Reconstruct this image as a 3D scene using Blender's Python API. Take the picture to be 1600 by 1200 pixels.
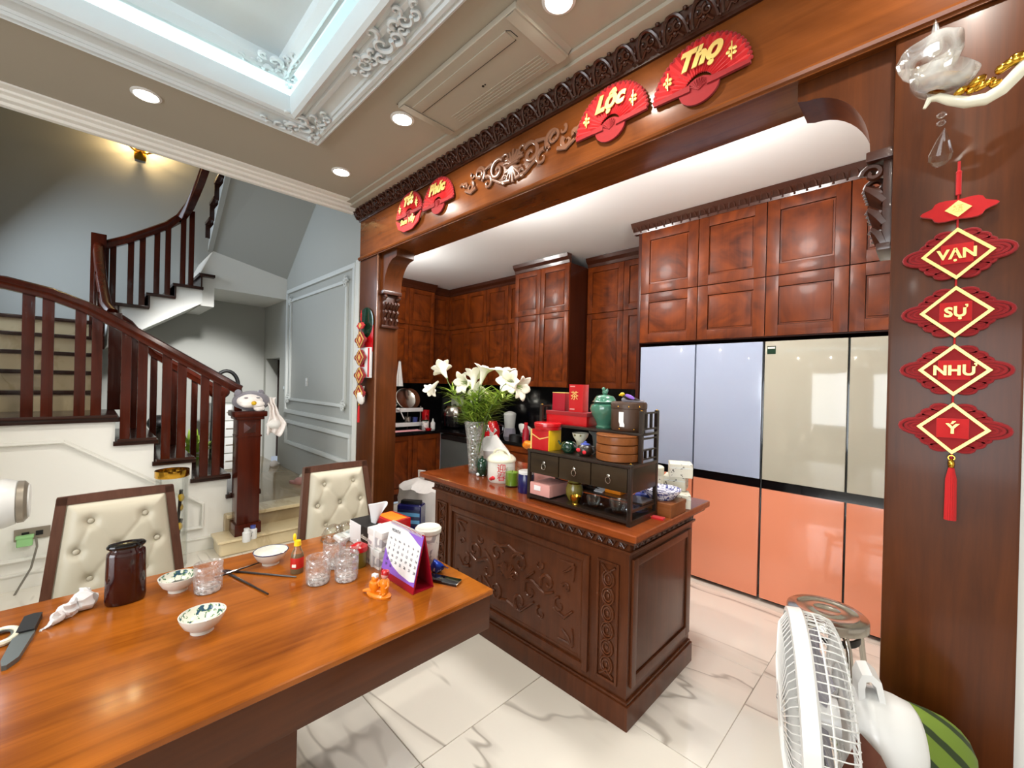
import bpy, bmesh, math, random
from mathutils import Vector, Matrix, noise
random.seed(7)
S = bpy.context.scene
C = S.collection
PI = math.pi
for o in list(bpy.data.objects):
    bpy.data.objects.remove(o)

# ------------------------------------------------------------------ camera
F = 657.57
yaw, pit, rol = math.radians(44.851), math.radians(-0.1154), math.radians(1.4093)
CAM = Vector((0, 0, 1.5))
_f = Vector((-math.sin(yaw), math.cos(yaw), 0)); _r = Vector((math.cos(yaw), math.sin(yaw), 0)); _u = Vector((0, 0, 1))
FW = _f * math.cos(pit) + _u * math.sin(pit); _u2 = -_f * math.sin(pit) + _u * math.cos(pit)
RT = _r * math.cos(rol) + _u2 * math.sin(rol); UP = -_r * math.sin(rol) + _u2 * math.cos(rol)
cam_d = bpy.data.cameras.new('camera'); cam = bpy.data.objects.new('camera', cam_d); C.objects.link(cam)
cam_d.sensor_width = 36.0; cam_d.lens = 36.0 * F / 1600; cam_d.clip_start = 0.02; cam_d.clip_end = 60
cam.matrix_world = Matrix(((RT.x, UP.x, -FW.x, CAM.x), (RT.y, UP.y, -FW.y, CAM.y), (RT.z, UP.z, -FW.z, CAM.z), (0, 0, 0, 1)))
S.camera = cam
# points of the real surfaces (table top, walls ...) measured from the photograph
def ray(u, v): return FW + RT * ((u - 800) / F) - UP * ((v - 600) / F)
def OZ(u, v, z): d = ray(u, v); return CAM + d * ((z - 1.5) / d.z)
def OX(u, v, x): d = ray(u, v); return CAM + d * (x / d.x)
def OY(u, v, y): d = ray(u, v); return CAM + d * (y / d.y)
def dep(p): return (Vector(p) - CAM).dot(FW)

# ------------------------------------------------------------------ view, world, lights
S.view_settings.view_transform = 'Standard'; S.view_settings.look = 'None'
S.view_settings.gamma = 1.0; S.view_settings.use_curve_mapping = False
S.view_settings.exposure = 0.65
S.cycles.max_bounces = 10; S.cycles.transmission_bounces = 10; S.cycles.transparent_max_bounces = 12
S.cycles.sample_clamp_indirect = 6; S.cycles.caustics_reflective = False; S.cycles.caustics_refractive = False
S.cycles.use_denoising = True
W = bpy.data.worlds.new('world'); S.world = W; W.use_nodes = True
W.node_tree.nodes['Background'].inputs[0].default_value = (0.75, 0.85, 1.0, 1)
W.node_tree.nodes['Background'].inputs[1].default_value = 0.3
def area_light(name, loc, tgt, size, energy, col, sy=None):
    l = bpy.data.lights.new(name, 'AREA'); l.energy = energy; l.color = col
    l.shape = 'RECTANGLE' if sy else 'SQUARE'; l.size = size
    if sy: l.size_y = sy
    o = bpy.data.objects.new(name, l); C.objects.link(o); o.location = loc
    o.rotation_euler = (Vector(tgt) - Vector(loc)).to_track_quat('-Z', 'Y').to_euler(); return o
def point_light(name, loc, energy, col, r=0.05):
    l = bpy.data.lights.new(name, 'POINT'); l.energy = energy; l.color = col; l.shadow_soft_size = r
    o = bpy.data.objects.new(name, l); C.objects.link(o); o.location = loc; return o
def spot_light(name, loc, energy, col, ang=110, blend=0.6, r=0.04):
    l = bpy.data.lights.new(name, 'SPOT'); l.energy = energy; l.color = col; l.spot_size = math.radians(ang); l.spot_blend = blend; l.shadow_soft_size = r
    o = bpy.data.objects.new(name, l); C.objects.link(o); o.location = loc; return o
WARM = (1.0, 0.78, 0.55); SOFT = (1.0, 0.9, 0.78); COOL = (0.78, 0.93, 1.0)
DOWN = [(-2.03, 1.16), (-2.85, 1.18), (-0.987, 1.185), (-2.815, 0.18), (-2.815, -0.9), (-1.9, -2.45), (-0.6, -2.45), (0.1, 0.2), (0.1, -1.0), (0.1, 1.17)]
for x, y in DOWN:
    spot_light('downlight_beam', (x, y, 2.885), 25, (1.0, 0.94, 0.84), 168, 0.5)
# daylight through the street-side window behind the photographer
area_light('window_daylight', (0.2, -4.45, 1.6), (-0.6, 0, 1.5), 3.6, 130, (0.93, 0.96, 1.0), 2.1)
# added fill spots under the tray, out of view, to brighten the stair wall
for a in range(4): spot_light('tray_fill_beam', (-1.1 + .3 * math.cos(a * PI / 2), -.75 + .3 * math.sin(a * PI / 2), 2.3), 9, (1.0, 0.94, 0.86), 165, 0.4, 0.06)
# cool daylight fill for the stairwell, at an added, unseen landing window
area_light('stairwell_fill', (-5.95, -0.98, 2.9), (-5.7, 1.9, 1.0), 1.35, 34, (0.74, 0.86, 1.0), 1.4)
# added hidden spot above the ceiling edge, brightening the wall under the stairs
sl_ = spot_light('shaft_fill', (-3.5, .95, 3.25), 520, (0.98, 0.97, 0.95), 33, 0.5, 0.15); sl_.rotation_euler = (Vector((-6.9, 1.1, 1.1)) - Vector((-3.5, .95, 3.25))).to_track_quat('-Z', 'Y').to_euler()
# kitchen ceiling lamps (hidden from here by the lintel)
for x in (-4.1, -2.2, -0.8):
    point_light('kitchen_lamp', (x, 2.05, 2.68), 36, (1.0, 0.97, 0.94), 0.15)
# stairwell wall lamp
point_light('wall_lamp_glow', (-7.12, 0.3, 4.42), 7, (1.0, 0.7, 0.34), 0.015)
point_light('wall_lamp_glow', (-7.12, 0.54, 4.42), 7, (1.0, 0.7, 0.34), 0.015)

# ------------------------------------------------------------------ materials
def rgb(r, g, b):
    f = lambda c: (c / 255 / 12.92) if c <= 10 else (((c / 255) + 0.055) / 1.055) ** 2.4
    return (f(r), f(g), f(b), 1)
def principled(name):
    m = bpy.data.materials.new(name); m.use_nodes = True
    nt = m.node_tree; return m, nt, nt.nodes['Principled BSDF']
def setp(b, **k):
    for n, v in k.items(): b.inputs[n.replace('_', ' ')].default_value = v
def mat(name, col, rough=0.5, metal=0.0, coat=0.0, trans=0.0, ior=1.45, emit=None, es=0, var=0.05, scale=6.0, bump=0.0, sheen=0.0, alpha=1):
    m, nt, b = principled(name); N, L = nt.nodes, nt.links
    setp(b, Roughness=rough, Metallic=metal, Coat_Weight=coat, Transmission_Weight=trans, IOR=ior, Alpha=alpha)
    if sheen: setp(b, Sheen_Weight=sheen)
    b.inputs['Base Color'].default_value = col
    if emit: b.inputs['Emission Color'].default_value = emit; b.inputs['Emission Strength'].default_value = es
    if var or bump:
        tc = N.new('ShaderNodeTexCoord'); ns = N.new('ShaderNodeTexNoise'); ns.inputs['Scale'].default_value = scale; ns.inputs['Detail'].default_value = 4
        L.new(tc.outputs['Object'], ns.inputs['Vector'])
        if var and not trans:
            hs = N.new('ShaderNodeHueSaturation'); mr = N.new('ShaderNodeMapRange')
            mr.inputs['To Min'].default_value = 1 - var; mr.inputs['To Max'].default_value = 1 + var
            L.new(ns.outputs['Fac'], mr.inputs['Value']); L.new(mr.outputs['Result'], hs.inputs['Value'])
            hs.inputs['Color'].default_value = col; L.new(hs.outputs['Color'], b.inputs['Base Color'])
        if bump:
            bp = N.new('ShaderNodeBump'); bp.inputs['Strength'].default_value = bump; bp.inputs['Distance'].default_value = 0.01
            L.new(ns.outputs['Fac'], bp.inputs['Height']); L.new(bp.outputs['Normal'], b.inputs['Normal'])
    return m
def wood(name, dark, light, axis='Z', rough=0.3, coat=0.3, scale=1.0, figure=0.0):
    m, nt, b = principled(name); N, L = nt.nodes, nt.links
    tc = N.new('ShaderNodeTexCoord'); oi = N.new('ShaderNodeObjectInfo'); ad = N.new('ShaderNodeVectorMath'); ad.operation = 'ADD'
    mu = N.new('ShaderNodeVectorMath'); mu.operation = 'SCALE'; mu.inputs[3].default_value = 9.0
    cx = N.new('ShaderNodeCombineXYZ')
    for i in range(3): L.new(oi.outputs['Random'], cx.inputs[i])
    L.new(cx.outputs[0], mu.inputs[0]); L.new(tc.outputs['Object'], ad.inputs[0]); L.new(mu.outputs[0], ad.inputs[1])
    mp = N.new('ShaderNodeMapping'); s = [26 * scale] * 3; s['XYZ'.index(axis)] = 1.6 * scale; mp.inputs['Scale'].default_value = s
    L.new(ad.outputs[0], mp.inputs['Vector'])
    n1 = N.new('ShaderNodeTexNoise'); n1.inputs['Scale'].default_value = 1.0; n1.inputs['Detail'].default_value = 6; n1.inputs['Roughness'].default_value = 0.65; n1.inputs['Distortion'].default_value = 0.6
    L.new(mp.outputs['Vector'], n1.inputs['Vector'])
    n2 = N.new('ShaderNodeTexNoise'); n2.inputs['Scale'].default_value = 2.2 * scale; n2.inputs['Detail'].default_value = 3; n2.inputs['Distortion'].default_value = 1.5 + figure * 3
    L.new(ad.outputs[0], n2.inputs['Vector'])
    mx = N.new('ShaderNodeMix'); mx.data_type = 'FLOAT'; mx.inputs['Factor'].default_value = 0.35 + 0.35 * figure
    L.new(n1.outputs['Fac'], mx.inputs['A']); L.new(n2.outputs['Fac'], mx.inputs['B'])
    cr = N.new('ShaderNodeValToRGB'); cr.color_ramp.elements[0].position = 0.3; cr.color_ramp.elements[1].position = 0.72
    cr.color_ramp.elements[0].color = dark; cr.color_ramp.elements[1].color = light
    L.new(mx.outputs['Result'], cr.inputs['Fac']); L.new(cr.outputs['Color'], b.inputs['Base Color'])
    bp = N.new('ShaderNodeBump'); bp.inputs['Strength'].default_value = 0.04; bp.inputs['Distance'].default_value = 0.004
    L.new(n1.outputs['Fac'], bp.inputs['Height']); L.new(bp.outputs['Normal'], b.inputs['Normal'])
    setp(b, Roughness=rough, Coat_Weight=coat * 0.5, Coat_Roughness=0.1, Specular_IOR_Level=0.2)
    return m
def marble(name, base, vein, scale=1.0, width=0.018, rough=0.06, per_object=True, amount=0.85):
    m, nt, b = principled(name); N, L = nt.nodes, nt.links
    tc = N.new('ShaderNodeTexCoord'); oi = N.new('ShaderNodeObjectInfo'); ad = N.new('ShaderNodeVectorMath'); ad.operation = 'ADD'
    mu = N.new('ShaderNodeVectorMath'); mu.operation = 'SCALE'; mu.inputs[3].default_value = 13.0 if per_object else 0.0
    cx = N.new('ShaderNodeCombineXYZ')
    for i in range(2): L.new(oi.outputs['Random'], cx.inputs[i])
    L.new(cx.outputs[0], mu.inputs[0]); L.new(tc.outputs['Object'], ad.inputs[0]); L.new(mu.outputs[0], ad.inputs[1])
    mp = N.new('ShaderNodeMapping'); mp.inputs['Scale'].default_value = (0.45 * scale, 1.9 * scale, scale); mp.inputs['Rotation'].default_value = (0, 0, 0.5)
    L.new(ad.outputs[0], mp.inputs['Vector'])
    n1 = N.new('ShaderNodeTexNoise'); n1.inputs['Scale'].default_value = 1.0; n1.inputs['Detail'].default_value = 4; n1.inputs['Roughness'].default_value = 0.55; n1.inputs['Distortion'].default_value = 0.35
    L.new(mp.outputs['Vector'], n1.inputs['Vector'])
    s = N.new('ShaderNodeMath'); s.operation = 'SUBTRACT'; s.inputs[1].default_value = 0.5; L.new(n1.outputs['Fac'], s.inputs[0])
    a = N.new('ShaderNodeMath'); a.operation = 'ABSOLUTE'; L.new(s.outputs[0], a.inputs[0])
    mr = N.new('ShaderNodeMapRange'); mr.interpolation_type = 'SMOOTHSTEP'; mr.inputs['From Min'].default_value = 0.0; mr.inputs['From Max'].default_value = width
    mr.inputs['To Min'].default_value = 1.0; mr.inputs['To Max'].default_value = 0.0; L.new(a.outputs[0], mr.inputs['Value'])
    n2 = N.new('ShaderNodeTexNoise'); n2.inputs['Scale'].default_value = 0.9 * scale; n2.inputs['Detail'].default_value = 2; L.new(ad.outputs[0], n2.inputs['Vector'])
    mr2 = N.new('ShaderNodeMapRange'); mr2.inputs['From Min'].default_value = 0.36; mr2.inputs['From Max'].default_value = 0.52; L.new(n2.outputs['Fac'], mr2.inputs['Value'])
    ms = N.new('ShaderNodeMapRange'); ms.inputs['From Max'].default_value = width * 3.2; ms.inputs['To Min'].default_value = 0.38; ms.inputs['To Max'].default_value = 0.0; L.new(s.outputs[0], ms.inputs['Value'])
    gt = N.new('ShaderNodeMath'); gt.operation = 'GREATER_THAN'; gt.inputs[1].default_value = 0.0; L.new(s.outputs[0], gt.inputs[0])
    sf = N.new('ShaderNodeMath'); sf.operation = 'MULTIPLY'; L.new(ms.outputs['Result'], sf.inputs[0]); L.new(gt.outputs[0], sf.inputs[1])
    mxm = N.new('ShaderNodeMath'); mxm.operation = 'MAXIMUM'; L.new(mr.outputs['Result'], mxm.inputs[0]); L.new(sf.outputs[0], mxm.inputs[1])
    mm = N.new('ShaderNodeMath'); mm.operation = 'MULTIPLY'; L.new(mxm.outputs[0], mm.inputs[0]); L.new(mr2.outputs['Result'], mm.inputs[1])
    m3 = N.new('ShaderNodeMath'); m3.operation = 'MULTIPLY'; m3.inputs[1].default_value = amount; L.new(mm.outputs[0], m3.inputs[0])
    mx = N.new('ShaderNodeMix'); mx.data_type = 'RGBA'; mx.inputs['A'].default_value = base; mx.inputs['B'].default_value = vein
    L.new(m3.outputs[0], mx.inputs['Factor']); L.new(mx.outputs['Result'], b.inputs['Base Color'])
    setp(b, Roughness=rough, Coat_Weight=0.2, Coat_Roughness=0.03)
    return m
def stripes(name, c1, c2, scale, direction='X', rough=0.6, thr=0.5):
    m, nt, b = principled(name); N, L = nt.nodes, nt.links
    tc = N.new('ShaderNodeTexCoord'); wv = N.new('ShaderNodeTexWave'); wv.bands_direction = direction; wv.inputs['Scale'].default_value = scale; wv.inputs['Distortion'].default_value = 0.6; wv.inputs['Detail Scale'].default_value = 2
    L.new(tc.outputs['Object'], wv.inputs['Vector'])
    cr = N.new('ShaderNodeValToRGB'); cr.color_ramp.interpolation = 'LINEAR'; cr.color_ramp.elements[0].position = thr - 0.04; cr.color_ramp.elements[1].position = thr + 0.04
    cr.color_ramp.elements[0].color = c1; cr.color_ramp.elements[1].color = c2
    L.new(wv.outputs['Fac'], cr.inputs['Fac']); L.new(cr.outputs['Color'], b.inputs['Base Color']); setp(b, Roughness=rough); return m
def speckle(name, c1, c2, scale=30, thr=0.55, rough=0.2, c3=None, soft=0.02, metal=0):
    m, nt, b = principled(name); N, L = nt.nodes, nt.links
    tc = N.new('ShaderNodeTexCoord'); ns = N.new('ShaderNodeTexNoise'); ns.inputs['Scale'].default_value = scale; ns.inputs['Detail'].default_value = 2; ns.inputs['Distortion'].default_value = 0.8
    L.new(tc.outputs['Object'], ns.inputs['Vector'])
    cr = N.new('ShaderNodeValToRGB'); e = cr.color_ramp.elements; e[0].position = thr - soft; e[1].position = thr + soft; e[0].color = c1; e[1].color = c2
    if c3: k = cr.color_ramp.elements.new(min(0.99, thr + 0.09)); k.color = c3
    L.new(ns.outputs['Fac'], cr.inputs['Fac']); L.new(cr.outputs['Color'], b.inputs['Base Color']); setp(b, Roughness=rough, Metallic=metal); return m

M = {}
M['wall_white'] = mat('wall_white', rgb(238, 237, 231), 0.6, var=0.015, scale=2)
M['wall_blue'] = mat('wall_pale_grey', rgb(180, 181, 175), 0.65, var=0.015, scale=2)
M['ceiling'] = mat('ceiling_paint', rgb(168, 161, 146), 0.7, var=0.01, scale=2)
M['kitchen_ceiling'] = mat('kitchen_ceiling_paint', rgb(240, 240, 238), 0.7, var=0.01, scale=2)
M['plaster'] = mat('plaster_moulding', rgb(214, 224, 228), 0.55, var=0.02, scale=8)
M['wall_trim'] = mat('grey_wall_moulding', rgb(214, 217, 214), 0.55, var=0.01)
M['trim_white'] = mat('white_moulding', rgb(232, 231, 224), 0.4, var=0.01)
M['cab'] = wood('cabinet_mahogany', rgb(56, 18, 4), rgb(128, 58, 15), 'Z', 0.4, 0.12, 0.8, 1.0)
M['cabx'] = wood('cabinet_mahogany_rail', rgb(56, 18, 4), rgb(118, 49, 13), 'X', 0.4, 0.12, 0.8, 0.3)
M['cabdark'] = wood('cabinet_body_wood', rgb(48, 16, 6), rgb(68, 27, 10), 'Z', 0.4, 0.2)
M['portal'] = wood('portal_walnut', rgb(54, 23, 5), rgb(94, 47, 15), 'Z', 0.34, 0.2, 0.9)
M['portalx'] = wood('portal_walnut_beam', rgb(80, 39, 14), rgb(130, 72, 32), 'X', 0.24, 0.45, 0.8, 0.5)
M['carved'] = mat('carved_dark_wood', rgb(60, 28, 15), 0.28, coat=0.2, var=0.2, scale=40)
M['carved_light'] = mat('carved_scroll_wood', rgb(122, 84, 64), 0.22, coat=0.5, var=0.12, scale=30)
M['island'] = wood('island_walnut', rgb(60, 27, 11), rgb(94, 50, 26), 'Z', 0.3, 0.3, 0.9)
M['islandtop'] = wood('island_top_wood', rgb(96, 40, 14), rgb(148, 74, 34), 'X', 0.15, 0.6, 0.7, 0.4)
M['table'] = wood('table_top_wood', rgb(100, 46, 8), rgb(186, 106, 32), 'Y', 0.16, 0.5, 0.75, 0.3)
M['tableside'] = wood('table_side_wood', rgb(62, 28, 8), rgb(92, 47, 16), 'Y', 0.3, 0.3, 0.8)
M['stair'] = wood('stair_mahogany', rgb(46, 13, 5), rgb(82, 27, 11), 'Z', 0.22, 0.5, 0.9)
M['tread'] = wood('stair_tread_wood', rgb(40, 22, 17), rgb(66, 38, 30), 'Y', 0.22, 0.5, 0.9)
M['beige'] = marble('beige_stone', rgb(214, 196, 158), rgb(184, 162, 120), 2.0, 0.05, 0.2, True, 0.6)
M['beigefloor'] = marble('beige_polished_floor', rgb(156, 137, 106), rgb(184, 166, 132), 1.6, 0.08, 0.12, False, 0.6)
M['marble'] = marble('white_marble_tile', rgb(232, 227, 216), rgb(160, 152, 140), 0.8, 0.013, 0.05, True, 0.85)
M['grout'] = mat('grout', rgb(180, 170, 155), 0.8)
M['black'] = mat('black_gloss', rgb(10, 10, 12), 0.12, coat=0.3, var=0)
M['blackmatte'] = mat('black_matte', rgb(18, 17, 17), 0.5, var=0.1)
M['blackgranite'] = speckle('black_granite', rgb(14, 13, 14), rgb(40, 38, 38), 120, 0.66, 0.08)
M['lilac'] = mat('lilac_glass_panel', rgb(164, 174, 196), 0.14, coat=0.4, var=0.0)
M['cream'] = mat('cream_glass_panel', rgb(176, 171, 154), 0.07, coat=0.5, var=0.0)
M['coral'] = mat('coral_glass_panel', rgb(220, 138, 106), 0.12, coat=0.4, var=0.0)
M['red'] = mat('red_velvet', rgb(184, 5, 12), 0.75, sheen=0.15, var=0.1, scale=60)
M['darkred'] = mat('dark_red_velvet', rgb(136, 3, 12), 0.8, sheen=0.15, var=0.12, scale=60)
M['redgloss'] = mat('red_gloss', rgb(178, 14, 22), 0.25, coat=0.4, var=0.04)
M['gold'] = mat('gold_foil', rgb(236, 204, 120), 0.35, metal=0.35, var=0.08, scale=40)
M['goldmetal'] = mat('polished_gold', rgb(214, 164, 60), 0.15, metal=1.0, var=0.05)
M['steel'] = mat('brushed_steel', rgb(196, 194, 186), 0.18, metal=1.0, var=0.05, scale=30)
M['greyrubber'] = mat('grey_rubber', rgb(110, 110, 116), 0.7)
def thin_glass(name, tint, gloss=0.1, milk=0.0, facet=0.0, scale=60, rough=0.03):
    m, nt, b = principled(name); N, L = nt.nodes, nt.links
    out = N['Material Output']; setp(b, Roughness=rough, Metallic=0.0, Coat_Weight=1.0); b.inputs['Base Color'].default_value = (0.93, 0.93, 0.92, 1)
    tr = N.new('ShaderNodeBsdfTransparent'); tr.inputs[0].default_value = tint
    gl = N.new('ShaderNodeBsdfGlossy'); gl.inputs['Roughness'].default_value = rough
    fr = N.new('ShaderNodeLayerWeight'); fr.inputs['Blend'].default_value = 0.35
    ad = N.new('ShaderNodeMath'); ad.operation = 'MULTIPLY_ADD'; ad.inputs[1].default_value = 0.34; ad.inputs[2].default_value = gloss; L.new(fr.outputs['Fresnel'], ad.inputs[0])
    m1 = N.new('ShaderNodeMixShader'); L.new(ad.outputs[0], m1.inputs[0]); L.new(tr.outputs[0], m1.inputs[1]); L.new(gl.outputs[0], m1.inputs[2])
    m2 = N.new('ShaderNodeMixShader'); L.new(m1.outputs[0], m2.inputs[1]); L.new(b.outputs[0], m2.inputs[2]); m2.inputs[0].default_value = milk
    if facet:
        tc = N.new('ShaderNodeTexCoord'); vo = N.new('ShaderNodeTexVoronoi'); vo.inputs['Scale'].default_value = scale; L.new(tc.outputs['Object'], vo.inputs['Vector'])
        bp = N.new('ShaderNodeBump'); bp.inputs['Strength'].default_value = facet; bp.inputs['Distance'].default_value = 0.01; L.new(vo.outputs['Distance'], bp.inputs['Height']); L.new(bp.outputs['Normal'], gl.inputs['Normal'])
        mr = N.new('ShaderNodeMapRange'); mr.inputs['From Min'].default_value = 0.2; mr.inputs['From Max'].default_value = 0.75; mr.inputs['To Min'].default_value = milk * .2; mr.inputs['To Max'].default_value = min(1, milk * 2.2)
        L.new(vo.outputs['Distance'], mr.inputs['Value']); L.new(mr.outputs['Result'], m2.inputs[0])
    L.new(m2.outputs[0], out.inputs['Surface']); return m
M['glass'] = thin_glass('clear_glass', (0.98, 0.99, 0.98, 1), 0.02)
M['cutglass'] = thin_glass('cut_glass', (0.985, 0.98, 0.98, 1), 0.05, 0.07, 0.5, 70)
M['cutbase'] = thin_glass('cut_glass_base', (0.97, 0.97, 0.97, 1), 0.12, 0.3, 0.7, 80)  # white mixed into clear glass as painted highlights at the tumbler base
M['vasewater'] = thin_glass('vase_water', (0.8, 0.86, 0.66, 1), 0.0)
M['frost'] = thin_glass('pale_glass', (0.96, 0.94, 0.9, 1), 0.1, 0.2, 0.12, 22)
M['vaseglass'] = thin_glass('cut_vase_glass', (0.95, 0.96, 0.94, 1), 0.08, 0.1, 0.5, 50)
M['white'] = mat('white_plastic', rgb(218, 218, 216), 0.3, coat=0.2, var=0.01)
M['whitepaper'] = mat('white_paper', rgb(224, 224, 226), 0.8, var=0.02, scale=30)
M['whitecloth'] = mat('white_cloth', rgb(226, 224, 220), 0.9, var=0.06, scale=30, bump=0.3)
M['plasticbag'] = mat('white_plastic_bag', rgb(226, 222, 218), 0.4, var=0.08, scale=14, bump=0.4)
M['leather'] = mat('cream_leather', rgb(188, 181, 162), 0.42, var=0.03, scale=12, bump=0.05)
M['chairwood'] = wood('chair_frame_wood', rgb(72, 46, 36), rgb(104, 70, 56), 'Z', 0.35, 0.2)
M['maroon'] = mat('maroon_glass', rgb(44, 8, 10), 0.12, coat=0.6, var=0.1)
M['bowl'] = speckle('leaf_painted_porcelain', rgb(236, 236, 224), rgb(92, 140, 70), 75, 0.53, 0.12, rgb(52, 84, 110))
M['porcelain'] = mat('white_porcelain', rgb(220, 220, 212), 0.12, coat=0.4, var=0.01)
M['green_ceramic'] = mat('green_glazed_ceramic', rgb(62, 112, 92), 0.12, coat=0.7, var=0.3, scale=18, bump=0.5)
M['darkgreen'] = mat('dark_green_glaze', rgb(14, 48, 32), 0.12, coat=0.6, var=0.4, scale=30)
M['lime'] = mat('lime_candle', rgb(112, 150, 30), 0.35, var=0.08)
M['navy'] = mat('navy_tin', rgb(22, 24, 82), 0.25, coat=0.4)
M['brownleather'] = mat('brown_leather', rgb(66, 44, 30), 0.45, var=0.12, scale=20, bump=0.1)
M['steamer'] = wood('steamer_wood', rgb(104, 58, 26), rgb(140, 82, 40), 'X', 0.4, 0.2, 0.8)
M['ebony'] = mat('ebony_wood', rgb(34, 24, 18), 0.3, coat=0.3, var=0.2, scale=20)
M['ebony2'] = wood('ebony_drawer_wood', rgb(36, 27, 18), rgb(56, 43, 28), 'X', 0.3, 0.3)
M['yellow'] = mat('yellow_card', rgb(214, 172, 24), 0.4)
M['cyellow'] = mat('yellow_plastic', rgb(246, 206, 20), 0.35)
M['pink'] = mat('pink_card', rgb(206, 150, 144), 0.5)
M['olive'] = mat('olive_glaze', rgb(112, 100, 38), 0.25, coat=0.4, var=0.15)
M['leaf'] = mat('lily_leaf', rgb(150, 178, 66), 0.45, var=0.3, scale=20)
M['stemg'] = mat('lily_stem', rgb(84, 106, 48), 0.5, var=0.2)
M['petal'] = mat('lily_petal', rgb(244, 240, 222), 0.5, var=0.04, scale=20)
M['orange'] = mat('orange_resin', rgb(226, 128, 22), 0.35, coat=0.2, var=0.15, scale=60)
M['cream_p'] = mat('cream_ceramic', rgb(226, 222, 200), 0.25, coat=0.3)
M['floral'] = speckle('grey_floral_print', rgb(232, 230, 226), rgb(170, 168, 172), 24, 0.56, 0.35)
M['teabox'] = speckle('printed_tea_box', rgb(214, 210, 194), rgb(70, 66, 60), 60, 0.66, 0.45)
M['bluewhite'] = speckle('blue_white_porcelain', rgb(222, 222, 232), rgb(70, 76, 132), 60, 0.5, 0.15)
M['blueceram'] = mat('blue_glaze', rgb(70, 84, 160), 0.12, coat=0.5, var=0.3, scale=14)
M['bluefoil'] = speckle('blue_foil', rgb(22, 62, 168), rgb(190, 214, 240), 50, 0.63, 0.25, metal=0.4)
M['stripe_green'] = stripes('green_striped_fabric', rgb(36, 52, 16), rgb(104, 128, 36), 7.0, 'DIAGONAL', 0.7, 0.2)
M['brownpaper'] = mat('brown_card', rgb(92, 50, 34), 0.5, var=0.08)
M['greybody'] = mat('grey_appliance', rgb(96, 102, 100), 0.35, metal=0.3)
M['amber'] = mat('sauce_glass', rgb(226, 190, 140), 0.05, trans=0.8, var=0)
M['sauce'] = mat('dark_sauce', rgb(30, 8, 4), 0.2, var=0)
M['labelred'] = mat('red_label', rgb(190, 32, 22), 0.5)
M['purple'] = mat('purple_print', rgb(140, 96, 200), 0.5, var=0.1)
M['magenta'] = mat('magenta_print', rgb(170, 60, 130), 0.5)
M['crimson'] = mat('crimson_card', rgb(150, 12, 34), 0.35, coat=0.2)
M['ink'] = mat('ink', rgb(70, 72, 84), 0.8, var=0)
M['inkred'] = mat('red_ink', rgb(196, 34, 44), 0.8, var=0)
M['inkwhite'] = mat('white_print', rgb(240, 236, 226), 0.8, var=0)
M['plushgrey'] = mat('grey_plush', rgb(128, 124, 134), 0.95, sheen=0.5, var=0.1, scale=60, bump=0.5)
M['plushwhite'] = mat('white_plush', rgb(240, 232, 228), 0.95, sheen=0.5, var=0.03, bump=0.4, scale=60)
M['limegreen'] = mat('green_plug', rgb(150, 205, 140), 0.4)
M['socket'] = mat('grey_socket_plate', rgb(150, 140, 126), 0.35, metal=0.4)
M['wire'] = mat('grey_cable', rgb(120, 116, 106), 0.6)
M['darkdoor'] = mat('dark_door_wood', rgb(44, 24, 20), 0.4)
M['downlight'] = mat('lit_downlight', (1, 1, 1, 1), 0.5, emit=(1, 0.93, 0.8, 1), es=14, var=0)
M['cove'] = mat('led_strip', (1, 1, 1, 1), 0.5, emit=(0.74, 0.95, 1, 1), es=14, var=0)
M['tile_side'] = M['grout']
M['bluepack'] = stripes('blue_pack_print', rgb(28, 34, 70), rgb(96, 160, 206), 5, 'Z', 0.35, 0.5)
M['pinkcloth'] = mat('pink_cloth', rgb(214, 150, 156), 0.9)
M['brownglass'] = mat('brown_shell_wood', rgb(88, 50, 30), 0.3)

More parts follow.
